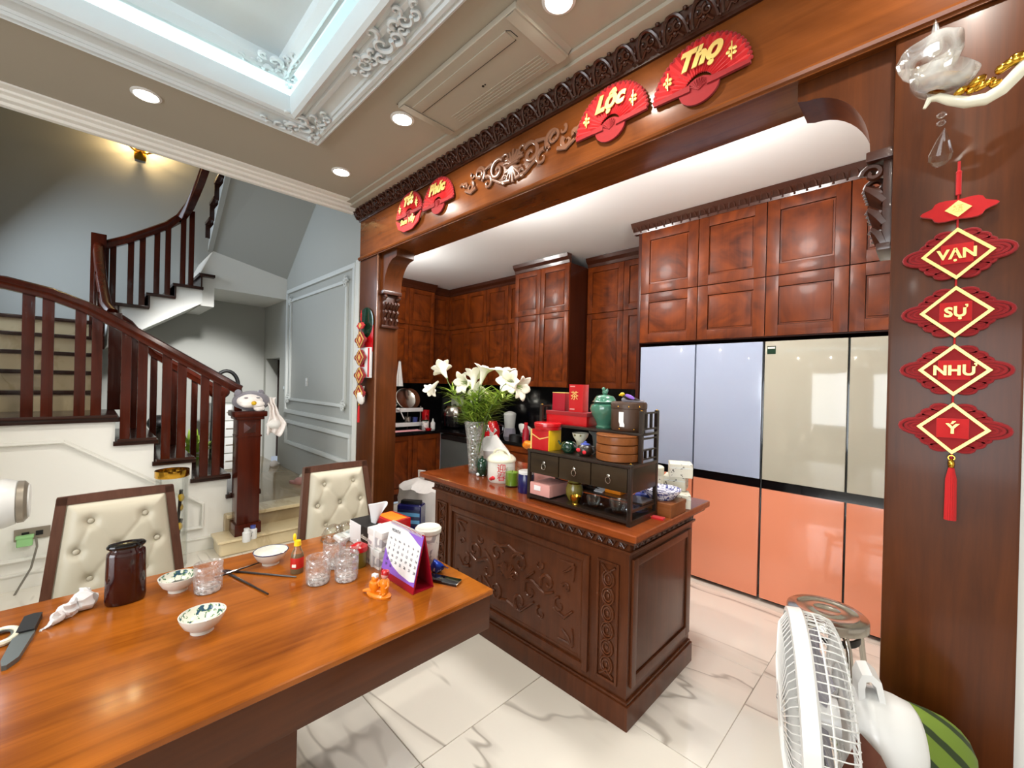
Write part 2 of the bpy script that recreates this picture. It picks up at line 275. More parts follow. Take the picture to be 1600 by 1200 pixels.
# ------------------------------------------------------------------ mesh helpers
class MB:
    def __init__(s): s.bm = bmesh.new()
    def box(s, c, d, rot=None, bev=0.0, seg=2):
        m = Matrix.Translation(c) @ (rot.to_4x4() if rot else Matrix()) @ Matrix.Diagonal((*d, 1))
        r = bmesh.ops.create_cube(s.bm, size=1, matrix=m)
        if bev:
            es = list({e for v in r['verts'] for e in v.link_edges})
            bmesh.ops.bevel(s.bm, geom=es, offset=bev, segments=seg, affect='EDGES', profile=0.7)
        return s
    def b2(s, a, b, bev=0.0, seg=2):
        a, b = Vector(a), Vector(b); d = b - a
        return s.box((a + b) / 2, (abs(d.x), abs(d.y), abs(d.z)), None, bev, seg)
    def tube(s, pts, r, n=8, closed=False, flat=None):
        pts = [Vector(p) for p in pts]; k = len(pts); rs = r if isinstance(r, (list, tuple)) else [r] * k
        rings = []; ref = None
        for i, p in enumerate(pts):
            if closed: t = pts[(i + 1) % k] - pts[i - 1]
            else: t = pts[min(i + 1, k - 1)] - pts[max(i - 1, 0)]
            t = t.normalized() if t.length > 1e-9 else Vector((0, 0, 1))
            if ref is None: ref = Vector((0, 0, 1)) if abs(t.z) < 0.9 else Vector((1, 0, 0))
            a = ref - t * ref.dot(t)
            a = a.normalized() if a.length > 1e-6 else t.orthogonal().normalized()
            b = t.cross(a); ref = a
            ring = []
            for j in range(n):
                q = 2 * PI * j / n; d = a * math.cos(q) + b * math.sin(q)
                d = d * rs[i]
                if flat: d = Vector((d.x * flat[0], d.y * flat[1], d.z * flat[2]))
                ring.append(s.bm.verts.new(p + d))
            rings.append(ring)
        for i in range(k if closed else k - 1):
            A, B = rings[i], rings[(i + 1) % k]
            for j in range(n): s.bm.faces.new((A[j], A[(j + 1) % n], B[(j + 1) % n], B[j]))
        if not closed:
            s.bm.faces.new(list(reversed(rings[0]))); s.bm.faces.new(rings[-1])
        return s
    def cyl(s, p0, p1, r0, r1=None, n=16): return s.tube([p0, p1], [r0, r0 if r1 is None else r1], n)
    def lathe(s, prof, c=(0, 0, 0), n=24, rot=None, sx=1, sy=1, mod=None):
        c = Vector(c); rings = []
        for i, (r, z) in enumerate(prof):
            if r < 1e-6:
                v = Vector((0, 0, z)); v = rot @ v if rot else v
                rings.append([s.bm.verts.new(c + v)])
            else:
                ring = []
                for j in range(n):
                    q = 2 * PI * j / n; rr = r * (mod(q, i) if mod else 1)
                    v = Vector((rr * math.cos(q) * sx, rr * math.sin(q) * sy, z)); v = rot @ v if rot else v
                    ring.append(s.bm.verts.new(c + v))
                rings.append(ring)
        for A, B in zip(rings, rings[1:]):
            if len(A) == 1 and len(B) == 1: continue
            for j in range(n):
                k = (j + 1) % n
                if len(A) == 1: s.bm.faces.new((A[0], B[k], B[j]))
                elif len(B) == 1: s.bm.faces.new((A[j], A[k], B[0]))
                else: s.bm.faces.new((A[j], A[k], B[k], B[j]))
        return s
    def sph(s, c, r, n=14, rot=None):
        rr = r if isinstance(r, (tuple, list)) else (r, r, r)
        m = Matrix.Translation(c) @ (rot.to_4x4() if rot else Matrix()) @ Matrix.Diagonal((*rr, 1))
        bmesh.ops.create_uvsphere(s.bm, u_segments=n, v_segments=max(6, n * 2 // 3), radius=1, matrix=m); return s
    def prism(s, poly, ext):
        ext = Vector(ext); a = [s.bm.verts.new(Vector(p)) for p in poly]; b = [s.bm.verts.new(Vector(p) + ext) for p in poly]
        n = len(a); s.bm.faces.new(a); s.bm.faces.new(list(reversed(b)))
        for i in range(n): s.bm.faces.new((a[i], b[i], b[(i + 1) % n], a[(i + 1) % n]))
        return s
    def grid(s, fn, nu, nv, thick=None):
        V = [[s.bm.verts.new(fn(i / nu, j / nv)) for j in range(nv + 1)] for i in range(nu + 1)]
        for i in range(nu):
            for j in range(nv): s.bm.faces.new((V[i][j], V[i + 1][j], V[i + 1][j + 1], V[i][j + 1]))
        return s
    def face(s, pts): s.bm.faces.new([s.bm.verts.new(Vector(p)) for p in pts]); return s
    def mesh(s, me, mtx):
        b = bmesh.new(); b.from_mesh(me); b.transform(mtx); t = bpy.data.meshes.new('tmp'); b.to_mesh(t); b.free(); s.bm.from_mesh(t); bpy.data.meshes.remove(t); return s
    def solid(s, t):
        bmesh.ops.recalc_face_normals(s.bm, faces=s.bm.faces[:])
        bmesh.ops.solidify(s.bm, geom=s.bm.faces[:], thickness=t); return s
    def xf(s, mtx): s.bm.transform(mtx); return s
    def wob(s, amp, sc, seed=0):
        for v in s.bm.verts:
            p = v.co * sc + Vector((seed * 7.3, seed * 3.1, seed * 5.7)); v.co += noise.noise_vector(p) * amp
        return s
def obj(name, mb, m, parent=None, angle=0.7, smooth=True):
    me = bpy.data.meshes.new(name)
    bmesh.ops.recalc_face_normals(mb.bm, faces=mb.bm.faces[:])
    mb.bm.to_mesh(me); mb.bm.free()
    me.materials.append(M[m] if isinstance(m, str) else m)
    if smooth:
        me.polygons.foreach_set('use_smooth', [True] * len(me.polygons)); me.set_sharp_from_angle(angle=angle)
    o = bpy.data.objects.new(name, me); C.objects.link(o)
    if parent: o.parent = parent
    return o
def tag(o, label=None, cat=None, group=None, kind=None):
    if label: o['label'] = label
    if cat: o['category'] = cat
    if group: o['group'] = group
    if kind: o['kind'] = kind
    return o
def thing(name, label, cat, loc=(0, 0, 0), rz=0.0, group=None, rot=None):
    o = bpy.data.objects.new(name, None); C.objects.link(o); o.empty_display_size = 0.05
    o.location = loc; o.rotation_euler = rot if rot else (0, 0, rz)
    return tag(o, label, cat, group)
def struct(name, mb, m, parent=None, **k):
    o = obj(name, mb, m, parent, **k)
    if not parent: o['kind'] = 'structure'
    return o
def dup(root, loc=None, rz=None, label=None, scale=None):
    r = root.copy(); C.objects.link(r)
    if loc is not None: r.location = loc
    if rz is not None: r.rotation_euler = (0, 0, rz)
    if scale: r.scale = scale
    if label: r['label'] = label
    for ch in list(root.children):
        c = ch.copy(); C.objects.link(c); c.parent = r
        for g in ch.children:
            d = g.copy(); C.objects.link(d); d.parent = c
    return r
RX90 = Matrix.Rotation(PI / 2, 4, 'X')
def text_mesh(body, size=1.0, ext=0.002, shear=0.0, off=0.0, space=1.0):
    c = bpy.data.curves.new('lettering', 'FONT'); c.body = body; c.size = size; c.extrude = ext; c.align_x = 'CENTER'; c.align_y = 'CENTER'
    c.shear = shear; c.offset = off; c.resolution_u = 3; c.space_character = space
    o = bpy.data.objects.new('lettering', c); C.objects.link(o); bpy.context.view_layer.update()
    me = bpy.data.meshes.new_from_object(o.evaluated_get(bpy.context.evaluated_depsgraph_get()))
    bpy.data.objects.remove(o); bpy.data.curves.remove(c); return me
def front(x, y, z): return Matrix.Translation((x, y, z)) @ RX90           # text plane facing -Y
FACE_X = Matrix(((0, 0, 1, 0), (1, 0, 0, 0), (0, 1, 0, 0), (0, 0, 0, 1)))  # text plane facing +X
def spiral(cx, cz, r0, r1, a0, a1, n=26):
    return [(cx + (r0 + (r1 - r0) * t / n) * math.cos(a0 + (a1 - a0) * t / n), cz + (r0 + (r1 - r0) * t / n) * math.sin(a0 + (a1 - a0) * t / n)) for t in range(n + 1)]
# ------------------------------------------------------------------ setting
H = 2.9
fl = struct('floor', MB().b2((-4.6, -4.5, -0.06), (1.2, 4.27, -0.004)).b2((1.2, -4.5, -0.06), (3.2, 1.7, -0.004)), 'grout')
tile_me = None
for i in range(-5, 4):
    for j in range(-1, 6):
        x0, y0 = -1.39 + 0.79 * i, 0.15 + 0.79 * j
        if x0 < -4.62 or x0 > 0.4 or y0 > 3.9: continue
        if tile_me is None:
            t = obj('floor_tile', MB().box((0.395, 0.395, -0.009), (0.787, 0.787, 0.018), None, 0.0015, 1), 'marble', fl); tile_me = t.data
        else:
            t = bpy.data.objects.new('floor_tile', tile_me); C.objects.link(t); t.parent = fl
        t.location = (x0, y0, 0)
# raised beige floor at the foot of the stairs
struct('floor_raised', MB().b2((-7.3, 0.86, -0.05), (-4.36, 1.9, 0.28), 0.012).b2((-7.3, -1.0, -0.05), (-5.44, 0.86, 0.28)), 'beigefloor')
struct('trim_step_nosing', MB().b2((-4.6, .87, .25), (-4.325, 1.9, .283), .012, 3), 'beige')

# ceiling with a lit tray
TX0, TX1, TY0, TY1 = -2.6, 0.15, -2.0, 0.909       # outer edge of the tray moulding
lx0, lx1, ly0, ly1 = TX0 + .232, TX1 - .232, TY0 + .232, TY1 - .2
cb = MB()
e = .02
cb.b2((-3.39, -4.5, H), (lx0 - e, 1.75, H + .05)).b2((lx1 + e, -4.5, H), (3.2, 1.75, H + .05)).b2((lx0 - e, ly1 + e, H), (lx1 + e, 1.75, H + .05)).b2((lx0 - e, -4.5, H), (lx1 + e, ly0 - e, H + .05))
cb.b2((-4.42, -4.5, H), (-3.39, -1.0, H + .05))
rx0, rx1, ry0, ry1 = lx0 - .42, lx1 + .42, ly0 - .42, ly1 + .42
tc_ = MB().b2((rx0 - .05, ry0 - .05, H + .23), (rx1 + .05, ry1 + .05, H + .28))
tc_.b2((rx0 - .05, ry0, H + .05), (rx0, ry1, H + .23)).b2((rx1, ry0, H + .05), (rx1 + .05, ry1, H + .23)).b2((rx0, ry0 - .05, H + .05), (rx1, ry0, H + .23)).b2((rx0, ry1, H + .05), (rx1, ry1 + .05, H + .23))
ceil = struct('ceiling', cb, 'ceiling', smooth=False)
obj('tray_ceiling', tc_, 'plaster', ceil, smooth=False)
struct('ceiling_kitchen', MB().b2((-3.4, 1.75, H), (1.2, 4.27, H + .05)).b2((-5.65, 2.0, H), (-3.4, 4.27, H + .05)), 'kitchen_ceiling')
def loop_frame(x0, x1, y0, y1, prof):
    m = MB(); rings = []
    for d, z in prof: rings.append([m.bm.verts.new((x0 + d, y0 + d, z)), m.bm.verts.new((x1 - d, y0 + d, z)), m.bm.verts.new((x1 - d, y1 - d, z)), m.bm.verts.new((x0 + d, y1 - d, z))])
    for A, B in zip(rings, rings[1:]):
        for k in range(4): m.bm.faces.new((A[k], A[(k + 1) % 4], B[(k + 1) % 4], B[k]))
    return m
prof = [(0, H), (0, H - .022), (.012, H - .03), (.022, H - .022), (.03, H - .03), (.045, H - .03), (.052, H - .018), (.062, H - .022), (.07, H - .012), (.12, H - .008), (.128, H - .02), (.15, H - .024), (.158, H - .012), (.175, H - .014), (.182, H - .03), (.2, H - .038), (.218, H - .03), (.226, H - .012), (.232, H + .02), (.232, H + .052), (.2, H + .055)]
tm = struct('trim_tray_lip', loop_frame(TX0, TX1, TY0, TY1 + .03, prof), 'plaster', ceil, angle=0.5)
def scroll(m, cx, cy, s, z, r=.009, flip=1, rot=0.0):
    for k, (ox, oy, a0, da, R) in enumerate([(0, 0, 0.3, 7.5, .05), (.075, .02, 2.6, -6.5, .036), (-.065, .03, 0.9, 6.0, .032), (.02, -.06, 1.6, -5.6, .03), (.13, -.015, 3.0, 5.5, .024), (-.12, -.005, 0.2, -5.5, .024)]):
        pts = spiral(ox, oy, R, .006, a0, a0 + da, 18); c, q = math.cos(rot), math.sin(rot)
        m.tube([(cx + s * (flip * px * c - py * q), cy + s * (flip * px * q + py * c), z) for px, py in pts], [r * s * (1.1 - .6 * i / len(pts)) for i in range(len(pts))], 6)
orn = MB(); scroll(orn, TX0 + .13, TY1 - .1, 1.0, H - .026, .011, 1, -.8); scroll(orn, TX0 + .07, TY1 - .2, .7, H - .026, .01, 1, 1.57); scroll(orn, TX0 + .25, TY1 - .06, .7, H - .026, .01, 1, 0)
for x in (-1.62, -1.45, -1.78): scroll(orn, x, TY1 - .085, 1.0 if x == -1.62 else .7, H - .026, .011, 1, 0)
for y in (-.9, -.75): scroll(orn, TX0 + .085, y, .9, H - .026, .011, 1, 1.57)
obj('plaster_ornament', orn, 'plaster', ceil)
lm = MB()
for a, b in (((rx0 + .06, ry0 + .1, H + .06), (rx0 + .085, ry1 - .1, H + .075)), ((rx1 - .085, ry0 + .1, H + .06), (rx1 - .06, ry1 - .1, H + .075)), ((rx0 + .1, ry0 + .06, H + .06), (rx1 - .1, ry0 + .085, H + .075)), ((rx0 + .1, ry1 - .085, H + .06), (rx1 - .1, ry1 - .06, H + .075))):
    lm.b2(a, b)
obj('led_strip', lm, 'cove', ceil)
ix0, ix1, iy0, iy1 = -2.46, .0, -1.9, .735
zc = H + .23
obj('upper_moulding', loop_frame(ix0, ix1, iy0, iy1, [(0, zc), (0, zc - .045), (.015, zc - .065), (.03, zc - .06), (.045, zc - .07), (.06, zc - .055), (.075, zc - .04), (.08, zc)]), 'plaster', ceil, angle=0.5)
om = MB(); scroll(om, ix0 + .06, iy1 - .07, .9, zc - .06, .012, 1, -.8); scroll(om, ix0 + .17, iy1 - .05, .5, zc - .06, .012); scroll(om, ix0 + .05, iy1 - .18, .5, zc - .06, .012, 1, 1.57)
obj('corner_ornament', om, 'plaster', ceil)
struct('trim_1', MB().b2((-3.39, -1.0, H - .055), (-3.355, 1.5, H), .006).b2((-3.355, -1.0, H - .04), (-3.31, 1.5, H), .008).b2((-3.31, -1.0, H - .022), (-3.27, 1.5, H), .006).b2((-3.27, -1.0, H - .01), (-3.21, 1.5, H), .004), 'wall_white')
struct('trim_2', MB().b2((-3.27, 1.40, H - .014), (3.2, 1.5, H), .005).b2((-3.3, 1.44, H - .03), (3.2, 1.5, H), .006), 'ceiling')

# walls
Yp = 1.9
def wall(name, mb, m='wall_white'): return struct(name, mb, m, smooth=False)
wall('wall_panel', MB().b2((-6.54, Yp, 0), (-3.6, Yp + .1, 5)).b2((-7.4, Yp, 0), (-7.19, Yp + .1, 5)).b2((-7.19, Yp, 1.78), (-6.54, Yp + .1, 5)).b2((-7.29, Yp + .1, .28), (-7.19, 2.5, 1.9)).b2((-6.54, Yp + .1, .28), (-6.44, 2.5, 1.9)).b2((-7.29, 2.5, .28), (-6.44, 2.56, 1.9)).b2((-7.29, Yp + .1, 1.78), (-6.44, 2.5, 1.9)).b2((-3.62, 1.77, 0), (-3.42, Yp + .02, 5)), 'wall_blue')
d1 = struct('doorway_dark_leaf', MB().b2((-7.189, 2.06, .285), (-7.14, 2.49, 1.77), .004).b2((-7.142, 2.12, .4), (-7.13, 2.43, 1.68), .004), 'darkdoor')  # added dark leaf standing in for the unlit room beyond the doorway
obj('door_handle', MB().cyl((-7.14, 2.45, 1.0), (-7.09, 2.45, 1.0), .012).cyl((-7.1, 2.45, 1.0), (-7.1, 2.36, 1.0), .009), 'steel', d1)
wall('wall_back', MB().b2((-7.4, -1.1, 0), (-7.3, 1.9, 5)), 'wall_blue')
wall('wall_left', MB().b2((-4.52, -4.5, 0), (-4.42, -1.0, H)))
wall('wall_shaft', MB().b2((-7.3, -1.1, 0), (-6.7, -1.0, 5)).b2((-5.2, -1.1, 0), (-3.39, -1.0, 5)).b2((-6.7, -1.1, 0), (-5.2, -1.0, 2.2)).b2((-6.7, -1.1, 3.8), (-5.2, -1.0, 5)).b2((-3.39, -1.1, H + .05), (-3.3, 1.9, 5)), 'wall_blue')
w2 = struct('added_window', MB().b2((-6.7, -1.08, 2.2), (-6.64, -1.02, 3.8)).b2((-5.26, -1.08, 2.2), (-5.2, -1.02, 3.8)).b2((-6.7, -1.08, 2.2), (-5.2, -1.02, 2.26)).b2((-6.7, -1.08, 3.74), (-5.2, -1.02, 3.8)).b2((-5.98, -1.08, 2.2), (-5.92, -1.02, 3.8)), 'trim_white')  # unseen window, added to go with the stairwell fill light
obj('window_pane', MB().b2((-6.64, -1.055, 2.26), (-5.26, -1.045, 3.74)), 'glass', w2)
struct('ceiling_shaft', MB().b2((-7.4, -1.1, 5), (-3.3, 2.0, 5.05)), 'wall_blue')
wall('wall_right', MB().b2((3.2, -4.5, 0), (3.3, 1.7, H)))
wall('wall_front', MB().b2((-4.52, -4.6, 0), (-1.7, -4.5, H)).b2((2.1, -4.6, 0), (3.3, -4.5, H)).b2((-1.7, -4.6, 2.7), (2.1, -4.5, H)).b2((-1.7, -4.6, 0), (2.1, -4.5, .35)))
w1 = struct('window_1', MB().b2((-1.7, -4.58, .35), (-1.62, -4.5, 2.7)).b2((2.02, -4.58, .35), (2.1, -4.5, 2.7)).b2((-1.7, -4.58, .35), (2.1, -4.5, .43)).b2((-1.7, -4.58, 2.62), (2.1, -4.5, 2.7)).b2((.16, -4.58, .35), (.24, -4.5, 2.7)), 'trim_white')
obj('window_pane', MB().b2((-1.62, -4.55, .43), (2.02, -4.54, 2.62)), 'glass', w1)
wall('wall_kitchen_left', MB().b2((-5.75, 2.0, 0), (-5.65, 4.27, H)))
wall('wall_kitchen_back', MB().b2((-5.75, 4.27, 0), (1.3, 4.37, H)))
wall('wall_kitchen_right', MB().b2((1.2, 1.7, 0), (1.3, 4.27, H)))
wall('wall_beside_portal', MB().b2((.16, 1.68, 0), (3.3, 1.78, 2.48)))

# mouldings of the tall grey wall panel
def rect_trim(m, x0, x1, z0, z1, w, t, y):
    m.b2((x0, y - t, z0), (x1, y, z0 + w), .006).b2((x0, y - t, z1 - w), (x1, y, z1), .006).b2((x0, y - t, z0 + w), (x0 + w, y, z1 - w), .006).b2((x1 - w, y - t, z0 + w), (x1, y, z1 - w), .006); return m
pm = rect_trim(MB(), -6.22, -4.14, 1.03, 2.68, .05, .03, Yp); t3 = struct('trim_3', pm, 'wall_trim')
obj('inner_moulding', rect_trim(MB(), -6.08, -4.33, 1.2, 2.54, .035, .025, Yp), 'wall_trim', t3)
for cx, cz in ((-6.07, 1.22), (-4.35, 1.22), (-6.07, 2.52), (-4.35, 2.52)):
    m = MB()
    for k in range(4): m.tube([(cx + px * .9, Yp - .03, cz + pz * .9) for px, pz in spiral(.03 * math.cos(k * PI / 2), .03 * math.sin(k * PI / 2), .035, .006, k, k + 6, 14)], .009, 6)
    obj('corner_rosette', m, 'wall_trim', t3)
struct('trim_4', rect_trim(MB(), -6.18, -4.16, .62, .94, .045, .03, Yp), 'wall_trim')
struct('trim_5', MB().b2((-4.14, Yp - .02, .28), (-4.06, Yp, 2.7), .004), 'trim_white')
sw = thing('wall_switch', 'small white switch on the pale grey panelled wall', 'switch', (-5.456, Yp, 1.45))
obj('switch_plate', MB().box((0, -.006, 0), (.06, .012, .1), None, .003), 'white', sw); obj('rocker', MB().box((0, -.014, 0), (.03, .008, .05), None, .002), 'white', sw)
sw = thing('wall_switch', 'small grey switch beside the narrow dark doorway', 'switch', (-6.3, Yp, 1.36))
obj('switch_plate', MB().box((0, -.005, 0), (.07, .01, .07), None, .003), 'wall_blue', sw); obj('rocker', MB().box((0, -.012, 0), (.03, .006, .04), None, .002), 'plaster', sw)

# white wall under the lower flight
XS = -4.42
steps = [(.147, 1.165), (.377, .98), (.624, .80), (.88, .625), (1.12, .45)]   # Y where a tread ends, its top
poly = [(-1.0, 0), (1.12, 0)]
for y, z in reversed(steps): poly += [(y, z - .035)]; poly += [(([-1.0] + [s[0] for s in steps])[steps.index((y, z))], z - .035)]
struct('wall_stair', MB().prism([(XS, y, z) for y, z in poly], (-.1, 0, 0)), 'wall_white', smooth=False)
def trim_path(name, pts, w=.02, closed=False):
    m = MB()
    for off in (0, .028):
        c = Vector((0, sum(p[1] for p in pts) / len(pts), sum(p[2] for p in pts) / len(pts)))
        q = [Vector(p) + (c - Vector(p)).normalized() * off for p in pts]
        for a, b in zip(q, q[1:] + ([q[0]] if closed else [])): m.tube([a, b], .013 if off == 0 else .009, 8)
    return struct(name, m, 'trim_white')
trim_path('trim_6', [(XS, -.95, 1.0), (XS, -.12, 1.0), (XS, .71, .40), (XS, .71, .2), (XS, -.95, .2)], closed=True)
struct('baseboard_left', MB().b2((XS, -1.0, 0), (XS + .018, .9, .1), .004).b2((XS, -1.0, .1), (XS + .028, .9, .115), .004).b2((XS, -4.5, 0), (XS + .018, -1.0, .1), .004), 'trim_white')

# ------------------------------------------------------------------ staircase
st = thing('staircase', 'mahogany and white winding staircase with dark treads and square balusters', 'staircase', (0, 0, 0))
obj('marble_step', MB().b2((-4.38, .78, 0), (-4.12, 1.9, .118), .03, 3).b2((-4.38, .76, .118), (-4.09, 1.9, .14), .01), 'beige', st)
prev = -1.0
for k, (y, z) in enumerate(steps):
    y0 = prev - .0; prev = y
    m = MB().b2((-5.44, y0 - .01, z - .035), (-4.392, y + .025, z), .006)
    m.b2((-4.41, y0 + .01, z), (-4.35, y + .01, z + .022), .004)
    obj('tread', m, 'tread', st)
    zn = steps[k + 1][1] if k + 1 < len(steps) else .28
    obj('riser', MB().b2((-5.42, y - .02, zn), (-4.425, y, z - .03)), 'tread', st)
# newel with pyramid block and cap
NX, NY = -4.235, .985
n = obj('newel_post', MB().b2((NX - .085, NY - .085, .14), (NX + .085, NY + .085, 1.13), .008).b2((NX - .1, NY - .1, .14), (NX + .1, NY + .1, .24), .01).b2((NX - .092, NY - .092, .98), (NX + .092, NY + .092, .995), .004), 'stair', st)
obj('newel_cap', MB().b2((NX - .105, NY - .105, 1.13), (NX + .105, NY + .105, 1.155), .006).b2((NX - .125, NY - .125, 1.155), (NX + .125, NY + .125, 1.205), .014), 'stair', n)
def pyramid(cx, cy, cz, s, d):
    m = MB(); a = [(cx + d, cy - s, cz - s), (cx + d, cy + s, cz - s), (cx + d, cy + s, cz + s), (cx + d, cy - s, cz + s)]; t = (cx + d + .03, cy, cz)
    for i in range(4): m.face([a[i], a[(i + 1) % 4], t])
    return m
obj('pyramid_block', pyramid(NX, NY, 1.06, .045, .085), 'stair', n, smooth=False)
# near handrail and balusters
XR = -4.37
rail = [(XR, -1.0, 2.10), (XR, -.6, 2.10), (XR, -.40, 2.085), (XR, -.2, 2.045), (XR, -.02, 1.975), (XR, .13, 1.89), (XR, .30, 1.785), (XR, .62, 1.585), (XR, .9, 1.41), (XR, .95, 1.38)]
def rail_z(pts, t, ax=1):
    for a, b in zip(pts, pts[1:]):
        if a[ax] <= t <= b[ax]: return a[2] + (b[2] - a[2]) * (t - a[ax]) / (b[ax] - a[ax])
    return pts[-1][2]
def handrail(name, pts, w=.034, h=.042):
    m = MB().tube(pts, 1.0, 8); m.bm.clear()
    P = [Vector(p) for p in pts]; prof = [(-w, -h), (w, -h), (w, -h * .2), (w * 1.25, h * .1), (w, h * .75), (w * .5, h), (-w * .5, h), (-w, h * .75), (-w * 1.25, h * .1), (-w, -h * .2)]
    rings = []
    for i, p in enumerate(P):
        t = (P[min(i + 1, len(P) - 1)] - P[max(i - 1, 0)]).normalized(); side = t.cross(Vector((0, 0, 1))).normalized(); up = side.cross(t).normalized()
        rings.append([m.bm.verts.new(p + side * a + up * b) for a, b in prof])
    k = len(prof)
    for A, B in zip(rings, rings[1:]):
        for j in range(k): m.bm.faces.new((A[j], A[(j + 1) % k], B[(j + 1) % k], B[j]))
    m.bm.faces.new(rings[0]); m.bm.faces.new(list(reversed(rings[-1])))
    return obj(name, m, 'stair', st)
handrail('handrail', rail)
for px in (42, 73, 124, 150, 196, 222, 260, 284, 320, 339, 372):
    y = OX(px, 620, XR).y; zt = rail_z(rail, y); zb = [z for yy, z in steps if y <= yy + .02]; zb = zb[0] if False else (min([z for yy, z in steps if y <= yy + .015], default=.45) if False else None)
    for yy, z in steps:
        if y <= yy + .012: zb = z; break
    zb = zb or .45
    obj('baluster', MB().b2((XR - .018, y - .029, zb + .015), (XR + .018, y + .029, zt - .02), .005), 'stair', st)
obj('baluster', MB().b2((XR - .018, -.6 - .029, 1.18), (XR + .018, -.6 + .029, 2.08), .005), 'stair', st)
# far railing of the lower flight
XF = -5.37
far = [(XF, .17, 2.03), (XF, .25, 1.97), (XF, .45, 1.70), (XF, .7, 1.53), (XF, .93, 1.37), (XF, 1.03, 1.30)]
handrail('handrail', far)
obj('newel_post', MB().b2((XF - .05, .93, .28), (XF + .05, 1.03, 1.36), .006).sph((XF, .98, 1.33), (.06, .1, .075)), 'stair', st)
for px in (210, 240, 272, 304):
    y = OX(px, 600, XF).y; zb = .28
    for yy, z in steps:
        if y <= yy + .012: zb = z; break
    obj('baluster', MB().b2((XF - .018, y - .026, zb), (XF + .018, y + .026, rail_z(far, y) - .02), .005), 'stair', st)
obj('newel_post', MB().b2((XF - .045, .12, 1.165), (XF + .045, .21, 2.06), .006), 'stair', st)
# second flight, beige risers with dark nosings
f2 = [(-5.34, 1.34), (-5.555, 1.515), (-5.77, 1.69), (-5.985, 1.865), (-6.2, 2.04)]
zp = 1.165
for k, (x, z) in enumerate(f2):
    x1 = f2[k + 1][0] - .01 if k < 4 else -7.3
    obj('riser', MB().b2((x - .03, -1.0, zp - .01), (x, .06, z - .035)), 'beige', st)
    obj('tread', MB().b2((x1, -1.0, z - .035), (x + .022, .08, z), .006), 'tread', st); zp = z
obj('stringer', MB().prism([(-5.32, .05, 1.12), (-5.32, .05, 1.3), (-6.2, .05, 2.0), (-6.3, .05, 2.0), (-6.3, .05, 1.75), (-5.5, .05, 1.1)], (0, .03, 0)), 'wall_white', st, smooth=False)
X3 = -6.25
r2 = [(XF, .14, 2.06), (-5.5, .1, 2.14), (-5.8, .07, 2.42), (-6.1, .05, 2.72), (X3, .05, 2.86)]
handrail('handrail', r2)
for x in (-5.62, -5.86, -6.05): obj('baluster', MB().b2((x - .026, .02, 1.3), (x + .026, .055, 2.06 + (-5.4 - x) * .95), .005), 'stair', st)
obj('newel_post', MB().b2((X3 - .06, -.01, 1.75), (X3 + .06, .11, 2.96), .008), 'stair', st)
# third flight along the rear wall
f3 = [(.205, .455, 2.265), (.455, .685, 2.415), (.685, .945, 2.565), (.93, 1.06, 2.73)]
pts = [(.13, 1.80), (.13, 2.23)]
for a, b, z in f3[:3]: pts += [(a, z - .035), (b, z - .035)]
pts += [(.945, 2.37)]
obj('flight_body', MB().prism([(X3, y, z) for y, z in pts], (-1.04, 0, 0)), 'wall_white', st, smooth=False)
for a, b, z in f3:
    obj('tread', MB().b2((-7.3, a - .02, z - .035), (X3 + .03, b + .01, z), .005).b2((-7.3, a - .0, z - .17), (X3 + .01, a + .015, z - .03)), 'tread', st)
bp = [(.935, 2.35), (1.075, 2.35), (1.075, 2.585), (1.9, 2.57), (1.9, 2.86), (1.06, 3.05), (.935, 2.75)]
obj('landing_beam', MB().prism([(X3 - .05, y, z) for y, z in bp], (-1.0, 0, 0)), 'wall_white', st, smooth=False)
sm = MB(); a0, b0 = Vector((-6.3, 1.04, 3.04)), Vector((-6.3, 1.9, 2.85)); a1, b1 = a0 + Vector((2.8, 0, 2.02)), b0 + Vector((2.8, 0, 2.1))
sm.prism([a0, b0, b1, a1], (0, 0, .16))
obj('soffit', sm, 'wall_blue', st, smooth=False)
r3 = [OX(155, 385, X3), OX(200, 374, X3), OX(232, 363, X3), OX(262, 352, X3 - .02), OX(282, 340, X3 - .02), OX(296, 322, -6.15), OY(305, 303, .93), OY(314, 282, .95), OY(321, 262, .96), OY(325, 240, .96)]
r3[6].x = max(r3[6].x, -6.1); 
r3 = r3[:6] + [OX(305, 303, -6.02), OX(314, 282, -5.85), OX(321, 262, -5.65), OX(329, 238, -5.4)]
handrail('handrail', r3)
for px, vb in ((163, 500), (175, 478), (203, 473), (221, 471), (244, 456), (261, 457), (285, 440), (298, 440)):
    y = OX(px, vb, X3).y
    zb = 2.04
    for a, b, z in f3:
        if a - .03 <= y: zb = z
    i = min(range(len(r3)), key=lambda q: abs(r3[q].y - y))
    obj('baluster', MB().b2((X3 - .02, y - .026, zb), (X3 + .014, y + .026, rail_z([tuple(p) for p in r3[:6]], y) - .02), .005), 'stair', st)
for k in range(9):                                            # upper flight coming back overhead
    x, z = -6.2 + .235 * k, 3.17 + .1705 * k
    obj('tread', MB().b2((x - .01, .95, z + .135), (x + .25, 1.9, z + .17), .004).b2((x - .005, .955, z - .02), (x + .02, 1.9, z + .14)), 'tread', st)
    if k > 1: obj('baluster', MB().b2((x + .1, 1.0, z + .17), (x + .15, 1.03, z + 1.0), .004), 'stair', st)
sg = [(-6.22 + .235 * k + d, 3.17 + .1705 * (k + e) + .1) for k in range(9) for d, e in ((0, 0), (.235, 0))]
obj('stringer', MB().prism([(-6.3, 1.0, 3.02)] + [(x, 1.0, z) for x, z in sg] + [(-4.1, 1.0, 4.60)], (0, .05, 0)), 'wall_blue', st, smooth=False)
